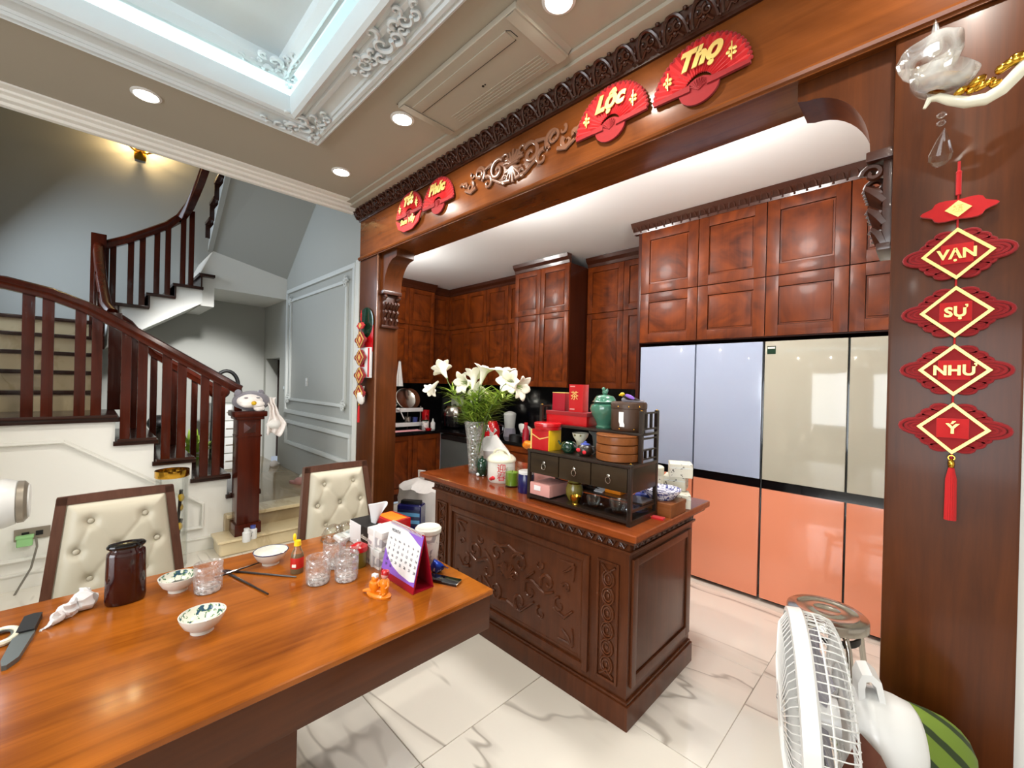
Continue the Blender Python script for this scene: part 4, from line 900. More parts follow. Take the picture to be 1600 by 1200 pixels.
def frame_y(m, x0, x1, z0, z1, w, d0, d1, y=IY0):
    m.b2((x0, y - d1, z0), (x0 + w, y - d0, z1), .003).b2((x1 - w, y - d1, z0), (x1, y - d0, z1), .003).b2((x0 + w, y - d1, z0), (x1 - w, y - d0, z0 + w), .003).b2((x0 + w, y - d1, z1 - w), (x1 - w, y - d0, z1), .003)
    return m
cpn = obj('centre_panel', frame_y(frame_y(MB(), -2.20, -1.115, .155, .70, .03, 0, .016), -2.155, -1.16, .195, .66, .014, 0, .006).b2((-2.17, IY0 - .004, .185), (-1.145, IY0, .67)), 'island', isl)
m = MB(); X0, Z0 = -1.66, .43; y = IY0 - .006
def cv(pts, r=.006):
    r *= 1.35; m.tube([(X0 + a, y, Z0 + b) for a, b in pts], [r * (1 - .55 * i / len(pts)) for i in range(len(pts))], 6)
for s in (-1, 1):
    for cx, cz, R, a0, da in ((.09, .09, .055, 2.8, -7), (.17, -.03, .06, 1.0, 6.8), (.29, .05, .05, 3.6, -6.5), (.37, -.03, .04, 1.6, 6), (.10, -.12, .05, 4.2, -6), (.23, .13, .03, .5, -5), (.25, -.12, .035, 2.0, 5.5), (.41, .07, .025, 3.0, -5), (.05, .0, .035, .6, 5)):
        cv([(s * px, pz) for px, pz in spiral(cx, cz, R, .008, a0, a0 + da, 20)], .0085 if R > .04 else .0065)
    for a, b, c_ in (((.0, -.15), (.1, -.17), (.2, -.08)), ((.0, .16), (.06, .14), (.12, .15)), ((.2, .02), (.27, -.01), (.33, .02)), ((.13, -.05), (.14, .03), (.2, .08)), ((.33, -.06), (.4, -.08), (.45, -.03))): cv([(s * a[0], a[1]), (s * b[0], b[1]), (s * c_[0], c_[1])], .008)
    for q in range(-3, 4): cv([(s * .0, -.02), (s * .03 + .03 * math.sin(q * .4) * s, .06 * math.cos(q * .4))], .007)
    for v in (-1, 1):
        cx, cz = s * .455, v * .195
        for q in (0, .5, 1.0): cv([(cx, cz), (cx - s * .05 * math.cos(q * 1.5), cz - v * .05 * math.sin(q * 1.5)), (cx - s * .09 * math.cos(q * 1.5), cz - v * .08 * math.sin(q * 1.5))], .007)
obj('carved_scroll', m, 'island', cpn)
for x0, x1 in ((-2.345, -2.235), (-1.075, -.962)):
    pp = obj('side_panel', frame_y(MB(), x0, x1, .165, .705, .012, 0, .01), 'island', isl)
    m = MB(); xc = (x0 + x1) / 2
    for k in range(6):
        z = .235 + .078 * k
        for R in (.03, .02): m.tube([(xc + R * math.cos(a), IY0 - .004, z + R * 1.25 * math.sin(a)) for a in [2 * PI * i / 16 for i in range(16)]], .005, 5, True)
        m.sph((xc, IY0 - .003, z), (.008, .004, .012), 8)
    for v in (.185, .685): m.tube([(xc - .035, IY0 - .004, v), (xc, IY0 - .005, v + (.03 if v < .4 else -.03)), (xc + .035, IY0 - .004, v)], .006, 5)
    obj('carved_chain', m, 'island', pp)
ep = MB(); x = IX1
for a, b, c_, d in ((1.70, 1.74, .17, .735), (2.275, 2.325, .17, .735), (1.74, 2.275, .17, .215), (1.74, 2.275, .70, .735)): ep.b2((x, a, c_), (x + .012, b, d), .003)
e_ = obj('end_panel_frame', ep, 'island', isl); obj('end_panel', MB().b2((x, 1.745, .22), (x + .005, 2.27, .695), .002), 'island', e_)

# ------------------------------------------------------------------ dining table and chairs
tb = thing('dining_table', 'long thick-edged glossy wooden dining table', 'table', (0, 0, 0))
TT = .78
TY = 1.008; tx0, tx1 = -1.965, -1.068
obj('tabletop', MB().b2((tx0, -1.6, TT - .02), (tx1, TY, TT), .008, 3), 'table', tb)
obj('apron', MB().b2((tx0 + .006, -1.59, TT - .138), (tx1 - .008, TY - .008, TT - .018), .006), 'tableside', tb)
obj('pedestal', MB().b2((tx0 + .12, -1.2, .0), (tx1 - .045, .385, TT - .13), .008), 'tableside', tb)
def chair(label, loc, rz):
    t = thing('dining_chair', label, 'chair', loc, rz, 'tufted chairs along the dining table')
    tilt = Matrix.Rotation(-.14, 3, 'Y')
    zb, zt, wb, wt_ = .0, .50, .235, .185
    def P(y, z, x=0): v = tilt @ Vector((x, y, z)); return Vector((-.21 + v.x, v.y, .49 + v.z))
    def half(z): return wb + (wt_ - wb) * (z - zb) / (zt - zb)
    fr = MB()
    for s in (-1, 1):
        fr.prism([P(s * half(zb), zb), P(s * half(zt), zt), P(s * (half(zt) - .032), zt), P(s * (half(zb) - .032), zb)], P(0, 0, .035) - P(0, 0))
    fr.prism([P(-wt_, zt - .03), P(wt_, zt - .03), P(wt_ - .002, zt + .004), P(0, zt + .008), P(-wt_ + .002, zt + .004)], P(0, 0, .035) - P(0, 0))
    fr.prism([P(-wb, zb), P(wb, zb), P(wb, zb + .035), P(-wb, zb + .035)], P(0, 0, .035) - P(0, 0))
    obj('back_frame', fr, 'chairwood', t)
    btn = [(-.085, .395), (.085, .395), (-.125, .28), (0, .28), (.125, .28), (-.085, .165), (.085, .165)]
    def pad(u, v):
        z = .036 + (.434) * v; h = half(z) - .034; y = (u * 2 - 1) * h
        e = min(u, 1 - u) * 2 * h; e2 = min(v, 1 - v) * .434; puff = .042 * (1 - math.exp(-min(e, e2) / .022))
        d = sum(.022 * math.exp(-((y - by) ** 2 + (z - bz) ** 2) / .0005) for by, bz in btn)
        for (a, b), (c_, d_) in ((btn[0], btn[3]), (btn[1], btn[3]), (btn[0], btn[2]), (btn[1], btn[4]), (btn[2], btn[5]), (btn[3], btn[5]), (btn[3], btn[6]), (btn[4], btn[6])):
            ux, uz = c_ - a, d_ - b; tt = max(0, min(1, ((y - a) * ux + (z - b) * uz) / (ux * ux + uz * uz)))
            d += .004 * math.exp(-((y - a - ux * tt) ** 2 + (z - b - uz * tt) ** 2) / .00006)
        return P(y, z, .03 + max(0, puff - d))
    pd = obj('back_pad', MB().grid(pad, 56, 60), 'leather', t, angle=3)
    for by, bz in btn:
        obj('button', MB().sph(P(by, bz, .052), (.006, .011, .011), 10), 'leather', pd)
    obj('back_shell', MB().prism([P(-half(.03) + .03, .03), P(half(.03) - .03, .03), P(half(.47) - .03, .475), P(-half(.47) + .03, .475)], P(0, 0, .03) - P(0, 0)), 'leather', t)
    obj('seat', MB().b2((-.2, -.23, .42), (.26, .23, .50), .03, 3), 'leather', t)
    obj('seat_frame', MB().b2((-.2, -.225, .37), (.25, .225, .42), .006), 'chairwood', t)
    for x in (-.19, .225):
        for s in (-1, 1): obj('leg', MB().tube([(x, s * .2, .39), (x + (.0 if x > 0 else -.05), s * .2, 0)], [.022, .014], 4), 'chairwood', t)
    return t
c1 = chair('tufted cream chair behind the dark oval jar', (-2.235, .10, 0), 0)
c2 = dup(c1, (-2.26, 1.055, 0), .0, 'tufted cream chair behind the tissue box and glasses')
# ------------------------------------------------------------------ things on the dining table
def T(u, v): p = OZ(u, v, TT); return (p.x, p.y, TT)
def size(px, p): return px * dep(p) / F
def lathe_thing(name, label, cat, loc, prof, m, part='body', group=None, n=28, **k):
    t = thing(name, label, cat, loc, 0, group); obj(part, MB().lathe(prof, n=n, **k), m, t); return t
# dark oval jar
j = thing('storage_jar', 'dark maroon oval glass jar with a black lid', 'jar', T(196, 940), math.radians(90)); j.scale = (.86, .86, .92)
def oval(prof, m=None): return MB().lathe(prof, n=36, sx=1.0, sy=.62)
obj('jar_body', oval([(0, 0), (.05, 0), (.056, .006), (.058, .02), (.055, .165), (.053, .176), (.046, .182), (.046, .19), (0, .19)]), 'maroon', j)
obj('lid', oval([(0, .188), (.05, .188), (.0545, .192), (.055, .197), (.05, .203), (.03, .206), (0, .207)]), 'black', j)
# painted bowls
def bowl(label, loc, R, hgt, m, grp='small bowls on the dining table'):
    t = thing('bowl', label, 'bowl', loc, 0, grp)
    w = .003
    obj('bowl_body', MB().lathe([(0, .008), (R * .42, .008), (R * .45, 0), (R * .5, 0), (R * .5, .008), (R * .8, hgt * .45), (R * .97, hgt * .85), (R, hgt), (R - w, hgt), (R * .93, hgt * .8), (R * .74, hgt * .45), (R * .45, .014), (0, .012)], n=36), 'porcelain', t)
    if m == 'bowl': obj('painted_lining', MB().lathe([(R - w - .0006, hgt - .0008), (R * .93 - .0006, hgt * .8 + .0008), (R * .74 - .0008, hgt * .45 + .001), (R * .5, hgt * .28)], n=36), m, t)
    return t
b1 = bowl('leaf painted bowl touching the drinking glass beside the dark jar', T(278, 922), .054, .048, 'bowl')
obj('tea_dregs', MB().sph((0, 0, .022), (.032, .022, .006), 12).wob(.006, 40, 2), 'ebony', b1)
b2_ = bowl('leaf painted bowl standing alone nearest the camera', T(316, 985), .056, .05, 'bowl')
b3 = bowl('plain white bowl with thin blue rim by the chopsticks', T(423, 880), .06, .05, 'porcelain')
obj('rim_line', MB().tube([(.0595 * math.cos(a), .0595 * math.sin(a), .0495) for a in [2 * PI * i / 36 for i in range(36)]], .0018, 5, True), 'navy', b3)
# cut glass tumblers
def tumbler(label, loc, R=.041, hgt=.092):
    t = thing('drinking_glass', label, 'glass', loc, 0, 'cut glass tumblers')
    md = lambda q, i: 1 + (.035 * math.cos(14 * q) if 1 < i < 6 else 0)
    obj('glass_body', MB().lathe([(0, 0), (R * .86, 0), (R * .93, .004), (R * .95, hgt * .25), (R * .97, hgt * .5), (R, hgt * .72), (R * 1.0, hgt * .76), (R * 1.02, hgt), (R * .95, hgt), (R * .93, hgt * .7), (R * .86, .02), (R * .5, .014), (0, .013)], n=56, mod=md), 'cutglass', t, angle=0.25)
    obj('glass_base', MB().lathe([(0, .002), (R * .85, .002), (R * .88, .008), (R * .84, .018), (0, .014)], n=28), 'cutbase', t, angle=0.25)
    return t
tumbler('cut glass tumbler standing alone beside the leaf painted bowl', T(325, 923))
tumbler('cut glass tumbler closest to the soy sauce bottle', T(497, 910))
tumbler('cut glass tumbler closest to the orange figurine', T(541, 905))
tumbler('cut glass tumbler standing behind the two front ones', T(522, 885), .041, .1)
tumbler('cut glass tumbler tucked against the red lidded jar', T(547, 886))
# chopsticks
def stick(label, a, b, r=.004):
    pa, pb = Vector(T(*a)), Vector(T(*b)); t = thing('chopstick', label, 'chopstick', (pa + pb) / 2, 0, 'dark chopsticks')
    d = (pb - pa) / 2; z = Vector((0, 0, r)); obj('stick', MB().tube([-d + z, d * .55 + z], [r * .6, r], 8), 'ebony', t); obj('handle_end', MB().tube([d * .55 + z, d + z], [r, r], 8), 'darkdoor', t); return t
stick('dark chopstick pointing across toward the soy sauce bottle', (463, 903), (352, 893)); stick('dark chopstick angled toward the table edge', (419, 930), (348, 893))
o = stick('dark chopstick lying across the other two beside the tumbler', (405, 884), (336, 908)); o.location.z += .008
# soy sauce bottle
s_ = thing('sauce_bottle', 'small sauce bottle with yellow flip cap and red label', 'bottle', T(464, 894))
obj('glass_body', MB().lathe([(0, 0), (.021, 0), (.022, .004), (.022, .062), (.019, .074), (.012, .09), (.011, .1), (0, .1)]), 'amber', s_)
obj('sauce', MB().lathe([(0, .002), (.0205, .002), (.0205, .02), (0, .02)]), 'sauce', s_)
lb = obj('label', MB().lathe([(.0224, .02), (.0226, .021), (.0226, .058), (.0224, .059)]), 'labelred', s_); obj('label_print', MB().box((.0165, -.0165, .032), (.014, .003, .01), Matrix.Rotation(PI / 4, 3, 'Z')), 'inkwhite', lb)
cpx = obj('cap', MB().cyl((0, 0, .1), (0, 0, .118), .0125, .011, 16), 'cyellow', s_); obj('flip_lid', MB().sph((-.008, -.008, .13), (.007, .006, .014), 10).tube([(-.006, -.006, .112), (-.01, -.01, .122)], .003, 6), 'cyellow', cpx)
# tissue box
A0 = Vector(T(569, 884)); A0.y += .0
tx = thing('tissue_box', 'black and white tissue box with a tissue pulled up', 'tissue box', (-1.715, .885, TT), 0)
obj('box_body', MB().b2((-.105, -.055, 0), (.075, .055, .098), .003), 'blackmatte', tx)
obj('white_end', MB().b2((-.106, -.056, .002), (.0, -.0545, .096), .0005), 'whitepaper', tx)
obj('lettering', MB().mesh(text_mesh('tissue', .03, .0006, .3), front(.038, -.0565, .055)), 'inkwhite', tx)
def tiss(u, v):
    a = (u - .5) * .13; h = v * .105; return Vector((a * (.25 + .9 * v) + .03 * v * v + .012 * math.sin(9 * u + 3 * v), .02 * math.sin(u * 7 + v * 2) * (.3 + v), .094 + h * (1 - .5 * (u - .75) ** 2 * 2)))
m = MB().grid(tiss, 20, 16); m.solid(.0008); obj('tissue', m, 'whitepaper', tx, angle=3)
# red packet box behind it
rb = thing('snack_box', 'red and orange carton on top of a white carton behind the desk calendar', 'box', (-1.665, .948, TT + .071), .08)
uc = thing('carton', 'plain white carton under the red and orange carton', 'box', (-1.665, .945, TT)); obj('carton_body', MB().b2((-.06, -.045, 0), (.06, .045, .068), .003), 'white', uc); obj('tape', MB().b2((-.061, -.008, 0), (.061, .008, .0695), .001), 'cream_p', uc)
obj('carton', MB().b2((-.07, -.048, 0), (.07, .048, .052), .003), 'redgloss', rb); obj('top_print', MB().b2((-.06, -.035, .052), (.06, .035, .0535), .0005).sph((0.01, 0, .0535), (.03, .02, .001), 12), 'orange', rb)
# white printed boxes
wb1 = thing('gift_box', 'white square box at the bottom of the small stack', 'box', (OZ(583, 887, TT).x - .012, OZ(583, 887, TT).y + .052, TT), .0, 'stacked white boxes on the table')
def wbox(t):
    obj('box_body', MB().b2((-.05, -.05, 0), (.05, .05, .062), .004), 'floral', t); obj('box_lid', MB().b2((-.052, -.052, .044), (.052, .052, .07), .004), 'white', t)
    obj('ribbon', MB().b2((-.006, -.0535, 0), (.006, .0535, .0712), .001).b2((-.0535, -.006, .0), (.0535, .006, .0712), .001), 'whitepaper', t)
wbox(wb1); w2_ = dup(wb1, (wb1.location.x + .004, wb1.location.y + .004, TT + .0714), .06, 'white square box on top of the small stack')
# jar with red lid
rj = thing('spice_jar', 'yellow spice jar with a slanted red lid', 'jar', T(560, 884))
obj('jar_body', MB().lathe([(0, 0), (.028, 0), (.03, .004), (.03, .06), (0, .06)]), 'olive', rj); obj('lid', MB().lathe([(0, .062), (.033, .06), (.034, .066), (.033, .078), (.01, .09), (0, .09)]), 'redgloss', rj)
# remote
rm = thing('remote_control', 'white remote control leaning on the tissue box', 'remote', (T(545, 842)[0] + .0, T(545, 842)[1], TT + .012), .5, rot=(0, .35, .3))
obj('case', MB().b2((-.025, -.07, 0), (.025, .07, .018), .006, 3), 'white', rm); obj('display', MB().b2((-.017, -.06, .0175), (.017, -.03, .019), .001), 'wall_blue', rm)
for i in range(3):
    for q in range(2): obj('button', MB().b2((-.014 + .016 * q, -.015 + .02 * i, .0175), (-.004 + .016 * q, -.005 + .02 * i, .0195), .001), 'plaster', rm)
# upturned glass bowls
for k, (u, v, lab) in enumerate(((521, 843, 'clear glass dome lying by the white remote'), (541, 838, 'clear glass dome tilted behind the white remote'))):
    p = T(u, v); t = thing('glass_dome', lab, 'glass dome', p, 0, 'clear glass domes')
    m = MB().lathe([(.05, 0), (.052, .004), (.05, .025), (.04, .05), (.022, .066), (0, .07)], n=28); m.solid(.003); obj('dome', m, 'glass', t)
    obj('rim_bead', MB().tube([(.051 * math.cos(a), .051 * math.sin(a), .004) for a in [2 * PI * i / 28 for i in range(28)]], .003, 6, True), 'glass', t)
# desk calendar
pa, pb = Vector(T(594, 897)), Vector(T(645, 930)); wd = (pb - pa).length; ang = math.atan2(pb.y - pa.y, pb.x - pa.x)
ca = thing('desk_calendar', 'standing desk calendar with purple wave print and crimson back', 'calendar', (pa + pb) / 2, ang)
hc, dc = .188, .085; h2 = wd / 2
sl = Matrix.Rotation(math.atan2(dc / 2, hc), 4, 'X')
def CP(x, s, off=0): # point on the leaning front sheet: x across, s up 0..1
    return Vector((x, dc / 2 * s - off, hc * s + off * .2))
obj('card_stand', MB().prism([(-h2, 0, 0), (-h2, dc / 2, hc), (-h2, dc / 2 + .003, hc), (-h2, dc, 0), (-h2, dc - .003, 0), (-h2, dc / 2, hc - .012), (-h2, .004, 0)], (wd, 0, 0)).b2((-h2, 0, 0), (h2, dc, .003)), 'crimson', ca, smooth=False)
sh = MB().prism([CP(-h2 + .002, .12, .001), CP(h2 - .002, .12, .001), CP(h2 - .002, .985, .001), CP(-h2 + .002, .985, .001)], CP(0, 0, .001) - CP(0, 0)); pg = obj('page', sh, 'purple', ca, smooth=False)
def curve_white(x0):
    q = [CP(-h2 + .003, .98, .0025)]; n = 14
    q = [CP(-h2 + .003, .97, .0025), CP(-h2 + .003, .52, .0025), CP(-h2 + .03, .38, .0025), CP(-h2 + .07, .26, .0025), CP(-h2 + .12, .2, .0025), CP(h2 - .03, .17, .0025), CP(h2 - .004, .2, .0025), CP(h2 - .003, .80, .0025), CP(h2 - .03, .84, .0025), CP(h2 - .06, .90, .0025), CP(h2 - .10, .965, .0025)]
    return q
obj('page_paper', MB().prism(curve_white(0), CP(0, 0, .0006) - CP(0, 0)), 'whitepaper', pg, smooth=False)
rowsT = ['Mo  Tu  We  Th  Fr  Sa  Su'.split()] + [[str(d) for d in range(1 + 7 * r, min(31, 8 + 7 * r))] for r in range(5)]
m = MB()
up_ = (CP(0, 1) - CP(0, 0)).normalized(); nr = Vector((1, 0, 0)).cross(up_).normalized()
def onpage(x, s): p = CP(x, s, .0045); return Matrix(((1, up_.x, nr.x, p.x), (0, up_.y, nr.y, p.y), (0, up_.z, nr.z, p.z), (0, 0, 0, 1)))
mt = text_mesh('MONTH', .015, .0002); m.mesh(mt, onpage(-h2 + .05, .87))
for r, row in enumerate(rowsT):
    for q, w in enumerate(row): m.mesh(text_mesh(w, .0125 if r else .009, .0002), onpage(-h2 + .028 + .029 * q, .72 - .095 * r))
obj('lettering', m, 'ink', pg, smooth=False)
m = MB()
for k in range(26):
    x = -h2 + .012 + (wd - .024) * k / 25; m.tube([(x, dc / 2 + .007 * math.cos(a), hc - .002 + .007 * math.sin(a)) for a in [2 * PI * i / 10 for i in range(10)]], .0012, 5, True)
obj('spiral_binding', m, 'white', ca)
# orange figurine
fg = thing('figurine', 'small orange and red figurine standing before the desk calendar', 'figurine', T(592, 930), math.radians(20))
obj('base', MB().lathe([(0, 0), (.042, 0), (.044, .006), (.036, .012), (0, .013)], sx=1.1, sy=.6).tube([(-.06, -.01, .006), (-.03, 0, .012), (.02, .004, .014)], [.004, .009, .006], 8), 'orange', fg)
obj('pot', MB().lathe([(0, .012), (.012, .012), (.02, .03), (.018, .042), (.013, .046), (0, .046)], (-.018, 0, 0)).sph((-.018, 0, .052), (.012, .012, .012), 10), 'orange', fg)
obj('coin_pile', MB().box((-.018, 0, .062), (.02, .014, .012), None, .003), 'plaster', fg)
obj('figure_body', MB().lathe([(0, .012), (.012, .012), (.013, .03), (.016, .045), (.014, .056), (.007, .062), (0, .062)], (.024, .0, 0)).tube([(.012, 0, .054), (.004, -.006, .042), (.012, -.01, .036)], .004, 6).tube([(.036, 0, .054), (.044, -.006, .042), (.036, -.01, .034)], .004, 6).sph((.018, -.01, .014), (.006, .009, .005)).sph((.03, -.01, .014), (.006, .009, .005)), 'orange', fg)
hd = obj('figure_head', MB().sph((.024, -.002, .073), (.012, .011, .012), 12), 'pink', fg); obj('cap', MB().lathe([(.013, .074), (.0145, .078), (.012, .086), (0, .09)], (.024, .002, 0)).sph((.012, .006, .074), (.006, .006, .014), 10), 'redgloss', hd)
# tumbler cup with lid
cu = thing('lidded_cup', 'white flower printed cup with a wide lid beyond the desk calendar', 'cup', T(668, 880))
obj('cup_body', MB().lathe([(0, 0), (.037, 0), (.039, .004), (.046, .125), (0, .125)]), 'floral', cu); obj('lid', MB().lathe([(0, .124), (.05, .124), (.052, .13), (.052, .14), (.046, .146), (.03, .142), (0, .142)]), 'porcelain', cu)
# sweet wrapper and wallet
wr = thing('sweet_wrapper', 'crumpled blue foil wrapper beside the desk calendar', 'wrapper', T(681, 893), .4)
obj('foil', MB().sph((0, 0, .022), (.026, .02, .02), 14).wob(.016, 30, 4), 'bluefoil', wr); obj('twist_end', MB().prism([(.02, -.004, .02), (.045, -.014, .03), (.048, .012, .012), (.02, .006, .018)], (0, 0, .003)).wob(.005, 60, 3), 'bluefoil', wr)
wa = thing('phone', 'black phone lying beside the blue wrapper at the table end', 'phone', T(692, 908), .42)
obj('case', MB().b2((-.065, -.022, 0), (.065, .022, .011), .004), 'black', wa); obj('metal_edge', MB().b2((.058, -.02, .002), (.067, .02, .009), .002), 'steel', wa)
# crumpled tissue
ct = thing('crumpled_tissue', 'crumpled white tissue lying near the knife', 'tissue', (Vector(T(67, 985)) + Vector(T(140, 945))) / 2, math.atan2(T(140, 945)[1] - T(67, 985)[1], T(140, 945)[0] - T(67, 985)[0]))
def cr(u, v):
    x = (u - .5) * .15; w = .004 + .045 * u ** 1.5; y = (v - .5) * 2 * w
    return Vector((x, y, .004 + (.045 * u * (1.3 - u)) * max(0, 1 - (2 * v - 1) ** 2) + .012 * abs(noise.noise(Vector((u * 6, v * 5, .4)))) * 2))
m = MB().tube([(-.075 + .15 * i / 24, .006 * math.sin(i * .9), .004 + .026 * (i / 24) ** .8) for i in range(25)], [.003 + .03 * (i / 24) ** 1.1 * (1 if i < 22 else .75 if i < 24 else .4) for i in range(25)], 22)
m.wob(.016, 32, 1); m.wob(.008, 80, 5)
for v in m.bm.verts: v.co.z = max(.001, v.co.z)
obj('paper', m, 'whitepaper', ct, angle=.5)
# knife and ring handle
kn = thing('knife', 'knife in a dark grey sheath at the table corner', 'knife', T(32, 985), 0)
kd = (Vector(T(52, 968)) - Vector(T(6, 1048))); ka = math.atan2(kd.y, kd.x); kl = kd.length; kn.location = (Vector(T(52, 968)) + Vector(T(6, 1048))) / 2; kn.rotation_euler = (0, 0, ka)
hl = kl / 2
obj('sheath', MB().prism([(-hl, -.004, 0), (-hl + .03, -.018, 0), (.03, -.022, 0), (.03, .016, 0), (-hl + .03, .012, 0), (-hl, .004, 0)], (0, 0, .012)), 'greybody', kn); obj('handle', MB().prism([(.03, -.02, 0), (hl, -.018, 0), (hl + .004, -.0, 0), (hl - .004, .017, 0), (.03, .014, 0)], (0, 0, .017)), 'blackmatte', kn)
kr = thing('cream_handle_ring', 'cream plastic ring handle beside the sheathed knife', 'handle', T(2, 1000), 0)
obj('ring', MB().tube([(.045 * math.cos(a), .028 * math.sin(a), .009) for a in [2 * PI * i / 24 for i in range(24)]], .008, 8, True), 'cream_p', kr); obj('inner_band', MB().tube([(.034 * math.cos(a), .019 * math.sin(a), .01) for a in [2 * PI * i / 24 for i in range(24)]], .003, 6, True), 'greybody', kr)

# ------------------------------------------------------------------ things on the island
IZ = .87
def I(u, v): p = OZ(u, v, IZ); return (p.x, p.y, IZ)
vp = Vector(I(741, 738)); 
va = thing('vase', 'tall flared clear glass vase of white lilies', 'vase', vp)
VH = .36
m = MB().lathe([(0, 0), (.038, 0), (.04, .01), (.048, .12), (.062, .25), (.08, VH), (.076, VH), (.058, .25), (.044, .12), (.035, .02), (0, .02)], n=32); obj('glass_body', m, 'vaseglass', va)
obj('water', MB().lathe([(0, .022), (.034, .022), (.0425, .12), (.05, .2), (0, .2)], n=24), 'vasewater', va)
LZ = IZ + VH
def bloom(base, d, L, R, name, par, seed=0):
    d = Vector(d).normalized(); q = d.to_track_quat('Z', 'Y').to_matrix(); b = Vector(base)
    pl = MB()
    for k in range(6):
        a0 = k * PI / 3 + seed
        def f(u, v, a0=a0):
            t = v; r = .006 + (R * .42) * t ** 1.2 + R * .58 * max(0, t - .62) / .38 * (1.0 if k % 2 else .85); z = L * (t if t < .85 else .85 + (t - .85) * (.3 - 1.2 * (t - .85)))
            w = (.5 + .28 * math.sin(PI * min(1, t * 1.02))) * (1 - max(0, t - .8) / .2 * .85); a = a0 + (u - .5) * 2 * w
            return q @ Vector((r * math.cos(a), r * math.sin(a), z)) + b
        pl.grid(f, 4, 10)
    pl.solid(.0012); return obj(name, pl, 'petal', par, angle=3)
leaves_rnd = random.Random(11)
dirs = [((690, 575), (-.6, .1, .5), 'white lily pair reaching out toward the portal column', (677, 606)), ((722, 598), (.05, -.6, -.05), 'white lily facing the camera low on the bunch', None), ((742, 585), (-.2, .3, .7), 'white lily half hidden at the bunch top', None),
        ((758, 575), (.2, .1, .8), 'white lily opening upward in the bunch middle', None), ((786, 578), (.1, -.1, .9), 'tallest white lily, trumpet pointing straight up', None), ((795, 596), (.25, -.5, .1), 'white lily facing outward beside the red boxes', None), ((815, 606), (.9, .1, -.2), 'white lily trumpet pointing toward the red boxes', None), ((745, 612), (.1, -.8, .1), 'small white lily low among the leaves', None)]
for (u, v), d, lab, extra in dirs:
    tip = OY(u, v, vp.y + leaves_rnd.uniform(-.06, .03)); d = Vector(d).normalized(); L = .15
    l = thing('lily', lab, 'flower', (0, 0, 0), 0, 'white lilies in the vase')
    base = tip - d * L * .8; foot = vp + Vector((leaves_rnd.uniform(-.02, .02), leaves_rnd.uniform(-.02, .02), .03))
    mid = Vector((vp.x + (base.x - vp.x) * .35, vp.y + (base.y - vp.y) * .35, LZ + .02))
    neck = Vector((base.x - d.x * .03, base.y - d.y * .03, base.z - .02 - d.z * .02))
    sp = [foot, mid, (mid + neck) / 2 + Vector((0, 0, .02)), neck, base]
    obj('stem', MB().tube(sp, [.0045, .004, .0035, .003, .003], 6), 'stemg', l)
    bloom(base, d, L, .082, 'bloom', l, u * .1)
    if extra: e = OY(*extra, vp.y - .03); bloom(e + Vector((.06, .0, .05)), (-.75, 0, -.5), .15, .06, 'bloom', l, 1)
    st_ = MB(); q = d.to_track_quat('Z', 'Y').to_matrix()
    for k in range(5): a = k * 1.257; st_.tube([base, base + q @ Vector((.012 * math.cos(a), .012 * math.sin(a), L * .8))], [.001, .0015], 5)
    obj('stamen', st_, 'lime', l)
    lf = MB()
    for k in range(110):
        s = k / 110; z = LZ - .03 + s * min(.30, base.z - LZ + .02) * .85; c = Vector((vp.x + (base.x - vp.x) * s * .9, vp.y + (base.y - vp.y) * s * .9, z))
        a = leaves_rnd.uniform(0, 2 * PI); ln = leaves_rnd.uniform(.11, .19); dr = Vector((math.cos(a), math.sin(a), leaves_rnd.uniform(.0, .7))).normalized(); sd = dr.cross(Vector((0, 0, 1))).normalized() * .0065
        p1 = c + dr * ln * .5; p2 = c + dr * ln + Vector((0, 0, -.03 * leaves_rnd.random()))
        lf.face([c - sd * .4, c + sd * .4, p1 + sd]); lf.face([c - sd * .4, p1 + sd, p1 - sd]); lf.face([p1 - sd, p1 + sd, p2])
    fo = obj('foliage', lf, 'leaf', l, smooth=False); fo['kind'] = 'stuff'
# plastic bag behind the vase
bg = thing('plastic_bag', 'crumpled white plastic bag behind the lily vase', 'bag', (vp.x - .015, vp.y + .17, IZ), 0)
m = MB().lathe([(0, 0), (.07, .0), (.12, .07), (.14, .14), (.09, .21), (.03, .25), (0, .25)], n=24, sx=1.15, sy=.5); m.wob(.03, 12, 3); obj('bag_body', m, 'plasticbag', bg)
obj('knot', MB().sph((0, 0, .25), (.02, .015, .02), 10).prism([(-.01, 0, .25), (-.05, 0, .29), (-.03, .0, .3)], (0, .006, 0)).prism([(.01, 0, .25), (.05, 0, .285), (.03, .0, .3)], (0, .006, 0)), 'plasticbag', bg)
# dark green caddy
g = thing('tea_caddy', 'small dark green glazed caddy between vase and sake keg', 'caddy', I(753, 743))
obj('body', MB().lathe([(0, 0), (.03, 0), (.036, .01), (.038, .06), (.035, .1), (.028, .108), (0, .108)]), 'darkgreen', g); obj('lid', MB().lathe([(0, .106), (.027, .106), (.026, .114), (.008, .12), (.008, .132), (0, .135)]), 'darkgreen', g)
obj('foot', MB().sph((-.02, -.02, .01), (.012, .012, .01), 10).sph((.022, -.012, .01), (.012, .012, .01), 10).sph((0, -.035, .012), (.014, .012, .012), 10), 'plaster', g)
